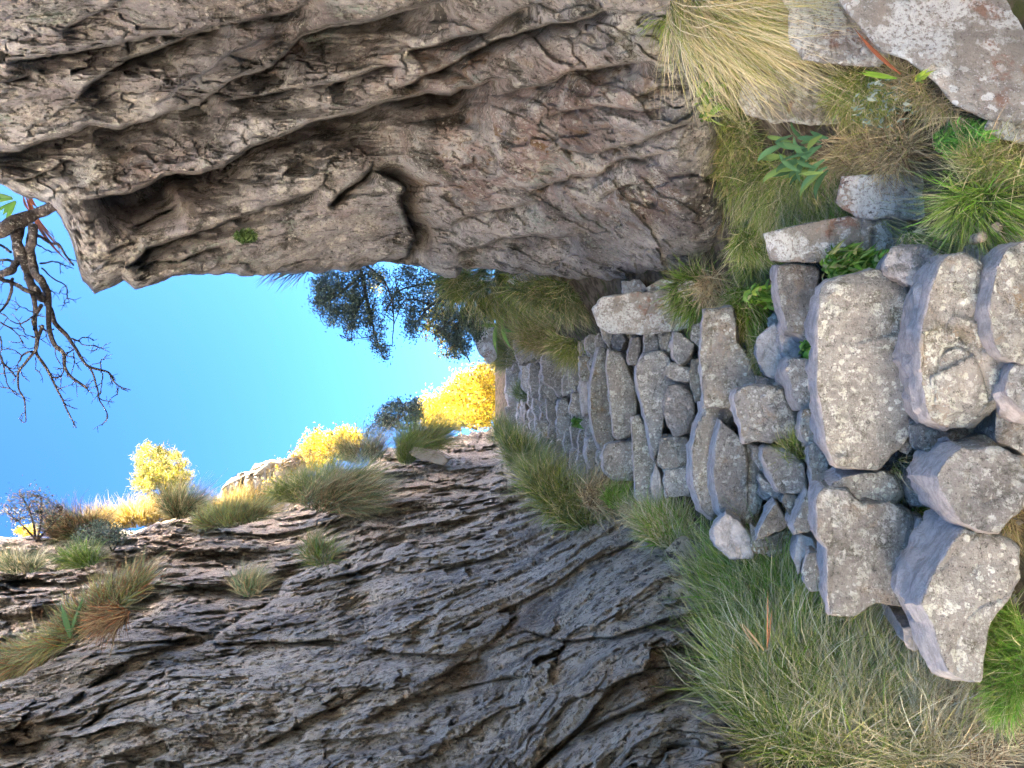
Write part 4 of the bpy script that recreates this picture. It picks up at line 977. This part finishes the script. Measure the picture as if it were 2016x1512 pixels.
# --- on the left cliff
grass('long brown and grey green grass mat growing along the ledge of the left cliff', [(190,1215,120,22,-35),(60,1290,60,22,-20)], 5.1, 150, 62, 3600, dict(blue=4,brown=3,rust=.8,olive=1.5,dry=1), W=.9, droop=.3)
grass('rusty dead grass at the end of the ledge mat', [(225,1215,34,18,-20)], 5.0, 210, 50, 900, dict(brown=4,rust=1.4,dry=2), W=.9)
grass('pale grass tuft on the upper left cliff at the picture edge', [(38,1120,40,12,0)], 6.2, 100, 40, 700, dict(pale=2,straw=2,blue=3), W=.9)
grass('small fresh green tuft on the cliff below the dark bush', [(160,1105,34,14,0)], 6.4, 140, 38, 800, dict(bright=1,green=3,blue=3), W=.9)
grass('dry twiggy tuft in the middle of the left cliff', [(490,1160,26,16,0)], 5.2, 110, 38, 500, dict(blue=3,dry=3,straw=1), W=.9)
grass('sparse tuft above the jutting block of the left cliff', [(630,1095,26,22,0)], 6.6, 100, 42, 500, dict(blue=3,green=2,dry=2), W=.9)
grass('rounded grey green tussock on the rim of the left cliff', [(630,966,90,22,-8)], 9.6, 105, 54, 2800, dict(blue=5,olive=2,green=2,straw=1), W=1.0, droop=.4)
grass('dark brown backed tussock spilling off the rim of the left cliff', [(665,985,70,26,-5)], 9.1, 60, 46, 2000, dict(blue=3,brown=3,dark=2,dry=1), W=1.0, droop=.6)
grass('low tussock lying along the rim left of the rounded one', [(455,1024,70,14,-8)], 8.4, 120, 40, 1900, dict(blue=4,brown=1.5,olive=2), W=1.0, droop=.4)
grass('wind swept dark tussock beside the young pine', [(355,1008,26,14,0)], 8.9, 95, 54, 1500, dict(blue=3,brown=2,straw=1,dark=2), W=1.0)
grass('purple brown tussock on the rim beside the leafless bush', [(150,1045,55,20,0)], 8.2, 110, 48, 1900, dict(brown=4,dark=2,dry=1,blue=1), W=1.0)
grass('grey spiky tussock on the rim between the rounded one and the far bush', [(715,898,40,18,0)], 11., 115, 52, 1300, dict(blue=3,brown=2,dark=2,straw=1), W=.9)
grass('green tussock curling over the rim near the head of the gully', [(830,875,44,18,-10)], 11.5, 60, 56, 1900, dict(green=3,blue=3,olive=1,brown=1), W=.9, droop=.2)
grass('fresh green tuft dropping from the rim beside the pale rock', [(800,895,18,22,0)], 11.3, 80, 36, 900, dict(green=3,blue=3,bright=.5), W=.8)
grass('sunlit golden grass strip on the rim behind the dark tussocks', [(265,1026,88,14,-2)], 9.8, 105, 40, 2600, dict(sun=4,glow=2,orange=2), W=1.1, mat=M_SUNLEAF)
grass('sunlit golden grass on the rim below the blazing shrub', [(480,996,70,14,-8)], 10.6, 100, 34, 1500, dict(sun=4,glow=2,orange=2), W=1.1, mat=M_SUNLEAF)

# ---------------- leaves
def leaf_mesh(cen, nrm, size, col, r, ratio=2.4):
    """leaf shaped quads (4 corners, folded a little)"""
    n = len(cen); a = unit(np.cross(nrm, r.normal(size=(n, 3)))); b = unit(np.cross(nrm, a))
    L = size[:, None]; W = L/ratio
    V = np.stack([cen-a*L, cen+b*W+nrm*W*.4, cen+a*L, cen-b*W+nrm*W*.4], 1).reshape(-1, 3)
    F = (np.arange(n)*4)[:, None]+np.array([0, 1, 2, 3])
    return V, F, np.repeat(col, 4, 0)
def tube(pts, rad, sides=6):
    pts = np.array(pts, float); rad = np.array(rad, float); n = len(pts)
    t = np.gradient(pts, axis=0); t = unit(t)
    ref = np.array([.3, .2, .93]); V = []
    for k in range(n):
        u = np.cross(t[k], ref); u /= max(np.linalg.norm(u), 1e-6); v = np.cross(t[k], u)
        for s in range(sides):
            a = 2*math.pi*s/sides; V.append(pts[k]+(u*math.cos(a)+v*math.sin(a))*rad[k])
    i = np.arange(n*sides).reshape(n, sides); j = np.roll(i, -1, 1)
    F = np.stack([i[:-1].ravel(), j[:-1].ravel(), j[1:].ravel(), i[1:].ravel()], 1)
    return np.array(V), F
def join(parts):
    V = []; F = []; Cc = []; o = 0
    for p in parts:
        V.append(p[0]); F.append(p[1]+o); o += len(p[0])
        if len(p) > 2: Cc.append(p[2])
    return np.vstack(V), np.vstack(F), (np.vstack(Cc) if Cc else None)
def cr(pts, n):
    """smooth curve through traced points"""
    p = np.array(pts, float); m = len(p)
    if m < 3: return np.stack([np.interp(np.linspace(0, m-1, n), range(m), p[:, k]) for k in range(p.shape[1])], 1)
    q = np.vstack([2*p[0]-p[1], p, 2*p[-1]-p[-2]]); out = []
    for s in np.linspace(0, m-1-1e-6, n):
        i = int(s); t = s-i; a, b, c, d = q[i], q[i+1], q[i+2], q[i+3]
        out.append(.5*((2*b)+(-a+c)*t+(2*a-5*b+4*c-d)*t*t+(-a+3*b-3*c+d)*t**3))
    return np.array(out)
def branch_px(pts, r0, r1, D0, D1, rr, gnarl=.0, taper=1., sides=6):
    """traced limb: picture points, radius px -> tube in the place"""
    n = max(6, len(pts)*5); c = cr(pts, n); s = np.linspace(0, 1, n)
    D = D0+(D1-D0)*s+.06*np.array([math.sin(3.1*k*4+rr) for k in s])
    V = P(c[:, 0], c[:, 1], D); rad = (r0+(r1-r0)*s**taper)*D/F_PX
    rad = rad*(1+gnarl*np.array([math.sin(17*k+rr)+.6*math.sin(41*k+2*rr) for k in s]))
    if gnarl: V = V+np.stack([pnoise(V*9, 1), pnoise(V*9, 2), pnoise(V*9, 3)], 1)*.02*gnarl*8
    return tube(V, np.maximum(rad, .0012), sides), V
# ---------------- dead tree top left
def Z4(p): return [(a/3.023, 350+b/3.023) for a, b in p]
dead = empty('dead_tree', P1(90, 430, 4.55).tolist(), 'gnarled leafless dead tree hanging off the top of the right cliff against blue sky', 'dead tree')
(v, f), _ = branch_px(Z4([(-260,400),(-120,340),(0,320),(120,250),(230,200),(330,160),(430,140),(530,110)]), 15, 9, 4.3, 4.5, 1., .12, sides=14)
(v1, f1), _ = branch_px(Z4([(100,290),(110,400),(150,520),(180,620),(240,700),(285,760)]), 12, 6, 4.4, 4.5, 2., .12, sides=12)
(v2, f2), _ = branch_px(Z4([(190,300),(180,420),(200,540),(255,640),(275,720)]), 9, 6, 4.35, 4.5, 3., .12, sides=10)
(v3, f3), _ = branch_px(Z4([(-160,620),(-60,600),(20,570),(90,520),(110,440)]), 8, 7, 4.3, 4.4, 4., .1, sides=10)
V, F, _ = join([(v, f), (v1, f1), (v2, f2), (v3, f3)])
mesh_obj('trunk', V, F, M_DEAD, parent=dead)
TW = [
 ([(190,330),(180,430),(200,560),(270,650),(290,740),(290,860),(300,940),(330,1000),(380,1050),(390,1130),(430,1190),(520,1250)], 7, 2.2, 4.5),
 ([(240,690),(300,780),(330,870),(410,950),(480,1060),(530,1120),(640,1160),(700,1230),(775,1265)], 5, .8, 4.6),
 ([(530,1120),(570,1220),(590,1310),(640,1420),(610,1475)], 2, .6, 4.6),
 ([(190,690),(210,760),(205,860),(215,960),(220,1050),(290,1160),(330,1240),(380,1340),(430,1430),(460,1490)], 4.2, .9, 4.35),
 ([(245,760),(200,830),(205,900)], 3.4, 2.6, 4.4), ([(250,880),(230,940),(210,1030),(130,1120),(105,1180),(110,1260),(150,1330),(155,1440),(140,1455)], 3.2, .7, 4.3),
 ([(210,1035),(140,1050),(110,1100)], 2.4, 1.2, 4.3), ([(240,700),(140,660),(60,620),(-30,600),(-120,640)], 4.5, 3.5, 4.4),
 ([(-60,980),(0,1070),(40,1130),(100,1180)], 2.6, 1.6, 4.2), ([(0,1070),(30,1160),(50,1240),(100,1290)], 1.6, .7, 4.2), ([(-90,800),(0,860),(60,900),(110,940),(140,985)], 2., .7, 4.3),
 ([(410,950),(470,970),(500,995),(570,1000),(572,1028)], 1.6, .5, 4.6), ([(470,970),(500,950),(560,960)], 1.3, .5, 4.6), ([(600,1160),(605,1090),(635,1085)], 1.3, .5, 4.6),
 ([(610,1160),(605,1240),(590,1290)], 1.2, .5, 4.6), ([(240,510),(330,500),(380,520),(440,540)], 1.8, .8, 4.6), ([(220,400),(300,440),(390,440)], 1.4, .6, 4.6),
 ([(250,540),(320,600),(390,640),(400,700),(380,745)], 1.6, .6, 4.6), ([(400,690),(412,750)], .9, .5, 4.6), ([(220,340),(300,390),(350,400),(430,520)], 3.2, 1.8, 4.6),
 ([(190,800),(130,770),(95,790)], 1.2, .5, 4.4), ([(200,820),(120,870),(60,850),(20,810)], 1.6, .6, 4.3), ([(230,880),(280,910),(320,900)], 2., 1.6, 4.5), ([(215,1070),(212,1150)], 1., .5, 4.4),
 ([(440,1040),(450,1100),(490,1090)], 1.1, .5, 4.5), ([(385,1130),(360,1200),(365,1270)], 1.2, .5, 4.5), ([(380,1060),(430,1030),(440,1020)], 1.4, .8, 4.5), ([(380,1130),(330,1140)], 1.1, .5, 4.5),
 ([(0,940),(10,1000),(-10,1080)], 1.6, .8, 4.3), ([(60,440),(0,400),(-80,380)], 2.6, 2, 4.5), ([(70,600),(60,700),(0,800),(-40,830)], 3, 1.6, 4.5), ([(100,520),(40,490),(-40,500)], 3, 2, 4.6),
 ([(270,600),(280,660),(350,690)], 1, .5, 4.6), ([(560,1200),(520,1230)], .9, .5, 4.6), ([(650,1170),(700,1240),(700,1295)], 1., .5, 4.6), ([(120,870),(150,930),(190,950)], 1.3, .6, 4.3),
]
rt = random.Random(3)
for pts, r0, r1, D in TW:
    parts = []; (v, f), V0 = branch_px(Z4(pts), r0*1.1, r1, D, D+rt.uniform(-.25, .25), rt.uniform(0, 6), .06, sides=7 if r0 > 2 else 5); parts.append((v, f))
    nn = max(1, int(len(V0)*.16))
    for q in range(nn):      # side twigs with little spurs
        k = rt.randint(len(V0)//3, len(V0)-1); d = V0[k]-V0[k-1]; d = d/np.linalg.norm(d)
        g = np.array([rt.gauss(0, 1) for _ in range(3)]); e = d*.8+g*.55; e /= np.linalg.norm(e); L = rt.uniform(.04, .13)
        pp = [V0[k]]; 
        for s in range(4): e = e+np.array([rt.gauss(0, .28) for _ in range(3)]); e /= np.linalg.norm(e); pp.append(pp[-1]+e*L/4)
        parts.append(tube(pp, np.linspace(.0035, .0012, 5), 4))
        for h in range(2):
            e2 = e+np.array([rt.gauss(0, .7) for _ in range(3)]); e2 /= np.linalg.norm(e2)
            b0 = pp[rt.randint(1, 3)]; parts.append(tube([b0, b0+e2*.02, b0+e2*.04], [.002, .0016, .001], 3))
    V, F, _ = join(parts); mesh_obj('branch', V, F, M_DEAD, parent=dead)
# strap leaves at the top left corner
def strap(parent, root, tip_px, D, wpx, col, r, name='leaf', lift=.1):
    a = np.array(P1(root[0], root[1], D)); b = np.array(P1(tip_px[0], tip_px[1], D-.05)); n = 9
    s = np.linspace(0, 1, n)[:, None]; L = np.linalg.norm(b-a)
    mid = a+(b-a)*s+np.array([0, 0, lift*L])*(4*s*(1-s))
    t = unit(np.gradient(mid, axis=0)); side = unit(np.cross(t, FW+np.array([r.uniform(-.4, .4)]*3)))
    w_ = (wpx*D/F_PX)*np.sin(np.clip(s, .05, .995)**.75*math.pi)**1.05
    V = np.stack([mid-side*w_, mid+np.cross(t, side)*w_*.35, mid+side*w_], 1).reshape(-1, 3)
    F = []
    for k in range(n-1):
        for h in (0, 1): F.append([3*k+h, 3*k+h+1, 3*k+4+h, 3*k+3+h])
    c = np.tile(np.array(col)[None], (len(V), 1))*(.8+.4*r.random())
    return mesh_obj(name, V, np.array(F), M_LEAF, parent=parent, cols=c)
rr = random.Random(11)
def strap_plant(name, label, cat, root, tips, D, w_, cols, lift=.1, group=None):
    e = empty(name, P1(root[0], root[1], D).tolist(), label, cat, group)
    for tp in tips: strap(e, (root[0]+rr.uniform(-6, 6), root[1]+rr.uniform(-6, 6)), tp, D+rr.uniform(-.04, .04), w_*rr.uniform(.7, 1.2), rr.choice(cols), rr, lift=lift)
    return e
strap_plant('strap_leaf_plant', 'green strap leaved plant with rusty dead leaves behind the dead tree', 'plant', (30,395), [(-40,440),(12,445),(5,425),(-30,380),(-50,400)], 4.7, 6, [(.12,.26,.05),(.2,.34,.1)])
strap_plant('dead_strap_leaves', 'rust coloured dead strap leaves hanging below the dead trunk', 'dead leaves', (52,385), [(70,415),(62,420),(75,410),(140,522),(130,500),(110,470)], 4.65, 3.5, [(.28,.10,.04),(.2,.07,.035)])
strap_plant('strap_leaf_plant', 'plant with two upright strap leaves on the left cliff ledge', 'plant', (140,1250), [(120,1188),(165,1172),(158,1185)], 5.0, 5, [(.10,.19,.07)], lift=0)
strap_plant('strap_leaf_plant', 'single long rust red strap leaf lying over the big lichened boulder', 'dead leaf', (1772,152), [(1680,53)], 1.66, 4, [(.17,.06,.03)], lift=.04)
strap_plant('strap_leaf_plant', 'flat green blade beside the rust red leaf', 'plant', (1765,150), [(1690,142),(1700,138)], 1.72, 5, [(.17,.30,.04)], lift=.05)
gl = empty('strap_leaf_plant', P1(1600, 300, 2.15).tolist(), 'glossy bluish green strap leaves on the right bank above the turf', 'plant')
for q in range(34):
    rx = rr.uniform(1540, 1640); ry = rr.uniform(265, 345); a = rr.gauss(2.75, .55); L = rr.uniform(34, 72)
    strap(gl, (rx, ry), (rx+L*math.cos(a), ry-L*math.sin(a)*-1), 2.12+rr.uniform(-.06, .05), rr.uniform(4., 6.5), rr.choice([(.08,.18,.09),(.11,.22,.10),(.17,.26,.08),(.06,.13,.06)]), rr, lift=.12)
strap_plant('strap_leaf_plant', 'arching green reed leaves beside the upper steps', 'plant', (985,640), [(1010,690),(940,640),(960,592),(1000,600),(1015,655),(980,700)], 8.2, 4.5, [(.10,.22,.06),(.16,.3,.08)], lift=.1)
strap_plant('dead_strap_leaves', 'thin rusty dead blade curling in the grass bank', 'dead leaves', (1500,1280), [(1448,1216),(1460,1225)], 2.3, 1.6, [(.34,.17,.09),(.42,.27,.16)], lift=0)
strap_plant('dead_strap_leaves', 'upright rusty blade tucked beside the others at the grass bank', 'dead leaves', (1508,1275), [(1512,1160),(1520,1200)], 2.3, 1.6, [(.30,.14,.07)], lift=0)
def rosette(label, ells, D, n, size, cols, name='leafy_herb', out=1.0, w_=.22, up=(0, 0), group=None):
    """clump of short broad bright leaves"""
    VS[0] += 1; r = np.random.default_rng(VS[0]); root, x, y, DD = px_roots(ells, n, D, r, .03)
    d = unit(-FW[None]*.9+RT*r.normal(0, out, (n, 1))+UP*(r.normal(.3, out, (n, 1))))
    L = size/F_PX*DD*r.uniform(.6, 1.3, n); col = np.array(cols)[r.integers(0, len(cols), n)]*r.uniform(.75, 1.2, (n, 1))
    side = unit(np.cross(d, r.normal(size=(n, 3)))); s = np.linspace(0, 1, 6)
    cen = root[:, None]+d[:, None]*(L[:, None]*s)[..., None]+np.array([0, 0, -1.])*(L[:, None]*.55*s**2)[..., None]
    wd = (L*w_)[:, None]*np.array([.45, .9, 1., .85, .5, .06])[None]; nn = unit(np.cross(d, side))
    V = np.stack([cen-side[:, None]*wd[..., None], cen-nn[:, None]*wd[..., None]*.3, cen+side[:, None]*wd[..., None]], 2).reshape(-1, 3)
    base = (np.arange(n)*18)[:, None]; F = []
    for k in range(5):
        for h in (0, 1): F.append(base+np.array([3*k+h, 3*k+h+1, 3*k+4+h, 3*k+3+h]))
    o = mesh_obj(name, V, np.vstack(F), M_LEAF, cols=np.repeat(col, 18, 0)); return tag(o, label, 'plant', group)
LIME = [(.20,.34,.04), (.14,.27,.035), (.28,.38,.08), (.08,.17,.025), (.38,.36,.14)]
rosette('bright lime green leafy clump above the broad riser block', [(1655,525,36,36),(1690,520,36,16)], 2.22, 420, 30, LIME, w_=.13)
rosette('small green and straw leafy patch next to the lime green clump', [(1735,520,20,20)], 2.15, 80, 22, LIME+[(.4,.32,.16)])
rosette('bright green leafy plant in the joint right of the broad riser block', [(1800,620,20,44),(1795,655,28,26)], 2.05, 360, 30, LIME, w_=.14)
rosette('little green leafy plant between the two pale stones', [(1592,688,18,20)], 2.5, 90, 24, [(.14,.28,.04), (.2,.36,.05), (.09,.18,.03)])
rosette('green leafy weed at the right cliff foot beside the turf', [(1390,200,16,40)], 2.75, 70, 26, LIME)
rosette('low green leafy weed above the tall upper block', [(1500,585,36,18)], 2.95, 120, 22, LIME)
rosette('silvery blue green herb with small star leaves among the dry grass', [(1745,205,75,48,-12)], 1.99, 170, 9, [(.24,.30,.22), (.18,.25,.17), (.32,.37,.28)], w_=.3)
rosette('tiny yellow green sprig beside the largest boulder', [(1808,155,3,4)], 1.68, 22, 17, [(.34,.40,.05), (.24,.34,.05)], w_=.32)
rosette('bright green needle leaved herb under the largest boulder', [(1890,275,55,32,-10)], lambda x, y: f_floor(x, y)-.18, 1300, 16, [(.12,.34,.05), (.18,.42,.06), (.08,.22,.03)], w_=.09)
rosette('dark green mossy plant on the face of the right cliff', [(483,466,20,10)], 4.25, 800, 9, [(.06,.11,.03), (.10,.15,.04)], w_=.2)
rosette('small fern like sprig in the joint of the upper steps', [(1133,832,8,8)], 6.2, 60, 12, [(.10,.22,.04)])

# ---------------- trees and shrubs
def crown_leaves(ells, D, depth, nclump, per, leaf, mix, seed, spreadpx=9, ratio=2.2, nz=None, drop=0.):
    r = np.random.default_rng(seed); c, x, y, DD = px_roots(ells, nclump, D, r, depth)
    k = np.repeat(np.arange(nclump), per); n = len(k); m = DD[k]/F_PX
    sz = r.uniform(.5, 1.5, nclump)[k]
    p = c[k]+r.normal(0, 1, (n, 3))*(spreadpx*m*sz)[:, None]
    p[:, 2] -= drop*m*np.abs(r.normal(0, 1, n))*spreadpx
    nrm = unit(r.normal(size=(n, 3))+np.array([0, 0, .6])); col = pal(mix, n, r)*r.uniform(.75, 1.25, nclump)[k][:, None]
    return leaf_mesh(p, nrm, leaf*m*r.uniform(.6, 1.4, n), col, r, ratio), c
def tree(name, label, cat, root, ells, D, depth, nclump, per, leaf, mix, seed, lmat, trunks=(), rad=4, group=None, spreadpx=9, ratio=2.2, nlimb=14, drop=0., bark=None):
    e = empty(name, P1(root[0], root[1], D).tolist(), label, cat, group)
    (V, F, cc), cl = crown_leaves(ells, D, depth, nclump, per, leaf, mix, seed, spreadpx, ratio, drop=drop)
    mesh_obj('crown', V, F, lmat, parent=e, cols=cc, smooth=False)
    r = np.random.default_rng(seed+1); parts = []; tr = []
    for pts, r0, r1 in trunks:
        (v, f), V0 = branch_px(pts, r0, r1, D, D+r.uniform(-.2, .2)*depth, r.uniform(0, 6), .05, sides=8); parts.append((v, f)); tr.append(V0)
    V, F, _ = join(parts); mesh_obj('trunk', V, F, bark or M_BARK, parent=e)
    allp = np.vstack([t[len(t)//4:] for t in tr]); lp = []
    for q in r.choice(len(cl), min(nlimb, len(cl)), replace=False):
        b = cl[q]; a = allp[np.argmin(np.linalg.norm(allp-b, axis=1)+r.uniform(0, .5*np.linalg.norm(b-allp.mean(0)), len(allp)))]
        L = np.linalg.norm(b-a); 
        pts = [a+(b-a)*s+r.normal(0, .06*L, 3)*(0 < s < 1)+np.array([0, 0, .12*L*math.sin(math.pi*s)]) for s in (0, .25, .5, .75, 1)]
        lp.append(tube(cr(pts, 8), np.linspace(.3*rad, .07*rad, 8)*D/F_PX, 5))
    V, F, _ = join(lp); mesh_obj('limbs', V, F, bark or M_BARK, parent=e)
    return e
JUN = dict(blue=4, green=2, dark=2)
G['jun'] = (.07,.10,.065); G['jun2'] = (.11,.15,.10); G['jun3'] = (.035,.05,.035)
JN = dict(jun=4, jun2=3, jun3=3)
tree('overhanging_shrub', 'dark blue green shrub with a drooping tip leaning out from the right cliff', 'shrub', (730,505),
     [(665,575,44,45,0),(640,560,26,28,0),(705,600,30,50,10),(735,650,16,46,-14),(752,690,7,24,-10),(690,640,14,30,0),(620,600,14,16,0),(655,620,16,24,0),(745,545,26,18,0),(770,590,18,30,0),(715,535,26,14,0)], 7.2, .35, 620, 26, 3.0, JN, 21, M_LEAF,
     [([(690,470),(712,540),(725,600),(738,660),(757,708)], 5, 1), ([(712,540),(680,570),(650,590),(620,600)], 3, 1), ([(720,580),(700,620),(690,670)], 2.4, .8), ([(705,510),(760,560),(775,620),(772,680)], 2.6, .8)], spreadpx=6, ratio=3.2, nlimb=90, drop=.8)
tree('overhanging_shrub', 'looser dark shrub below the drooping one, with twisted bare stems against the sky', 'shrub', (900,560),
     [(835,545,44,26,0),(820,600,24,40,0),(870,600,40,34,0),(895,640,38,30,0),(905,680,26,24,20),(812,640,16,26,0),(925,655,20,30,0),(795,540,24,16,0),(900,560,40,20,0),(940,620,20,40,0)], 8.6, .5, 600, 26, 2.9, JN, 23, M_LEAF,
     [([(960,560),(900,580),(850,600),(815,640)], 4, 1.2), ([(940,570),(910,620),(900,670),(925,712)], 4, 1.2), ([(900,580),(850,560),(790,570),(765,600)], 3, 1), ([(850,600),(800,590),(775,640)], 2.4, .8), ([(930,600),(880,640),(850,660)], 3, 1)], spreadpx=7, ratio=3, nlimb=90)
tree('yellow_leaved_tree', 'sunlit tree with yellow leaves glimpsed through the shrubs at the right cliff edge', 'tree', (900,560),
     [(850,655,34,14,20),(890,690,20,10,20),(745,555,10,20,0),(850,620,20,20,0),(900,610,40,40,0),(880,700,18,6,0)], 15, .6, 110, 24, 3.2, dict(yel=4, plime=2, sun=1), 25, M_SUNLEAF, [([(960,600),(900,640),(850,655)], 3, 1), ([(900,640),(885,695)], 2, 1)], spreadpx=6)
YT = dict(yel=5, sun=3, plime=1, orange=1)
tree('golden_tree', 'blazing golden sunlit tree filling the head of the gully beyond the steps', 'tree', (985,790),
     [(930,780,52,46,0),(960,760,36,46,0),(890,800,40,26,0),(965,800,26,40,0),(850,800,26,20,0)], 19, .9, 520, 26, 3.4, YT, 31, M_SUNLEAF, [([(990,790),(940,780),(880,790)], 4, 1.4), ([(960,785),(930,750),(915,735)], 3, 1)], spreadpx=8)
tree('golden_tree', 'smaller golden tree standing low behind the rim right of the dark bush', 'tree', (930,838),
     [(900,825,50,16,-8),(860,828,30,14,0),(940,822,24,16,0)], 17, .5, 200, 24, 3.2, YT, 33, M_SUNLEAF, [([(940,845),(900,832),(870,822)], 3, 1)], spreadpx=6)
tree('golden_bush', 'golden sunlit bush on the rim above the grey spiky tussock', 'bush', (650,925),
     [(640,880,46,30,-20),(680,860,22,14,0),(610,905,34,20,0),(700,865,14,8,0)], 13.5, .5, 260, 26, 3.2, YT, 35, M_SUNLEAF, [([(660,930),(650,890),(640,860)], 3, 1), ([(655,915),(610,900)], 2, 1), ([(655,900),(690,865)], 2, 1)], spreadpx=7)
tree('dark_bush', 'rounded grey green bush with many bare stems on the rim near the gully head', 'bush', (800,860),
     [(790,815,38,28,0),(755,830,26,20,0),(815,800,16,18,0),(735,850,16,12,0)], 12.2, .4, 260, 22, 2.6, JN, 37, M_LEAF, [([(820,860),(800,830),(790,790)], 2.6, .8), ([(815,860),(820,820),(815,785)], 2, .8), ([(800,862),(770,835),(750,825)], 2, .8), ([(825,862),(835,830),(825,800)], 2, .8)], spreadpx=5, nlimb=70, ratio=3)
tree('young_pine', 'young pine with glowing yellow green needle clusters on the rim of the left cliff', 'pine tree', (300,1020),
     [(285,905,20,20,0),(325,900,30,16,0),(288,950,22,18,0),(330,940,38,22,0),(352,955,26,18,0),(300,925,26,20,0),(292,985,14,14,0),(340,975,26,10,0),(360,925,16,16,0),(292,880,12,10,0)], 10.2, .3, 240, 44, 5.0, dict(plime=4, yel=1, glow=1.2), 41, M_SUNLEAF,
     [([(308,1030),(312,1000),(322,965),(330,930),(318,890),(292,880)], 3.4, 1.), ([(320,970),(345,945),(362,925)], 2, .8), ([(325,950),(300,935),(285,915)], 2, .8)], spreadpx=5, ratio=7, nlimb=40, bark=None)
tree('sunlit_shrub', 'blown out white and golden shrub above the sunlit rock on the rim', 'shrub', (540,985),
     [(560,925,40,16,-20),(600,900,24,14,-20),(520,960,36,14,-25)], 12, .4, 130, 20, 2.8, dict(sun=2, glow=5, yel=1), 43, M_SUNLEAF, [([(550,990),(545,950),(570,920)], 2.4, .8), ([(545,965),(515,955)], 1.6, .8)], spreadpx=6)
tree('bare_bush', 'rounded bush of fine purple twigs and small leaves on the rim at the picture edge', 'bush', (66,1058),
     [(60,995,52,30,0),(100,1010,30,24,0),(30,1010,24,20,0)], 7.9, .35, 150, 9, 2.2, dict(jun=3, brown=3, jun2=2), 45, M_LEAF,
     [([(70,1065),(66,1030),(50,990),(40,975)], 2.6, .7), ([(72,1065),(82,1020),(80,975)], 2.4, .7), ([(68,1060),(40,1030),(15,1010)], 2, .6), ([(74,1062),(105,1030),(125,1000)], 2, .6)], spreadpx=7, nlimb=120, rad=2.4)
tree('dark_bush', 'low dark bush clinging to the rim below the purple brown tussock', 'bush', (215,1075),
     [(200,1045,44,18,0),(175,1060,30,16,0),(235,1050,20,16,0)], 7.5, .3, 170, 20, 2.4, JN, 47, M_LEAF, [([(220,1085),(205,1060),(180,1045)], 2, .7), ([(222,1085),(235,1060),(230,1040)], 2, .7)], spreadpx=5, nlimb=50, ratio=3)
tree('golden_bush', 'small golden bush glowing behind the bare bush at the picture edge', 'bush', (50,1060), [(52,1045,20,8,0)], 9.4, .15, 30, 20, 2.6, YT, 49, M_SUNLEAF, [([(52,1062),(52,1045),(50,1038)], 1.4, .6)], spreadpx=4, nlimb=6)
# sunlit rock on the rim and pale rock at the rim by the head of the gully
boulder('boulder', [(425,985),(440,960),(470,935),(505,915),(545,905),(590,900),(605,930),(600,1010),(560,1025),(500,1025),(440,1022)], 11.6, 'bleached sunlit rock outcrop blazing on the rim of the left cliff', mat=M_PALE, thick=1.5, strata=.05, rough=1.3)
boulder('boulder', [(812,880),(850,886),(885,905),(870,915),(830,905),(808,895)], 11.2, 'pale rock shelf on the rim beside the curling green tussock', mat=M_PALE, thick=.8)
# needles of a pine poking out behind the right cliff
def needles(label, root, D, n, L, a0, a1, seed):
    r = np.random.default_rng(seed); x = root[0]+r.uniform(-root[2], root[2], n); y = np.full(n, root[1])+r.uniform(-6, 6, n); Rr = P(x, y, np.full(n, D)+r.normal(0, .05, n))
    a = np.radians(r.uniform(a0, a1, n)); d = unit(RT*np.sin(a)[:, None]-UP*np.cos(a)[:, None]-FW*r.normal(0, .15, (n, 1)))
    V, F, cc = blades_mesh(Rr, d, L/F_PX*D*r.uniform(.5, 1.1, n), np.full(n, .004), r.uniform(0, .1, n), pal(dict(jun=3, jun3=1), n, r), r, 3)
    tag(mesh_obj('pine_needles', V, F, M_GRASS, cols=cc, smooth=False), label, 'pine needles')
needles('spray of long thin pine needles poking out behind the edge of the right cliff', (575,530,42), 6.2, 60, 62, 200, 235, 71)
# broken stick in the lower right
stick = empty('broken_stick', P1(1945, 460, 1.72).tolist(), 'short pale splintered stick lying by the stones at the right edge', 'stick')
(v, f), V0 = branch_px([(1915,474),(1935,464),(1958,448),(1982,436)], 11, 9, 1.70, 1.73, 2., .05, sides=9)
cap = len(v); v = np.vstack([v, V0[0][None], V0[-1][None]]); tri = [[(k+1) % 9, k, cap] for k in range(9)]+[[cap-9+k, cap-9+(k+1) % 9, cap+1] for k in range(9)]
mesh_obj('wood', v, [f, np.array(tri)], mat_bark('splintered_wood', (.30,.22,.15), (.48,.38,.28), (.16,.11,.07)), parent=stick)
print('OBJECTS', len(bpy.data.objects), 'TRIS', sum(sum(len(p.vertices)-2 for p in m.polygons) if len(m.polygons) < 20000 else len(m.polygons)*2 for m in bpy.data.meshes))
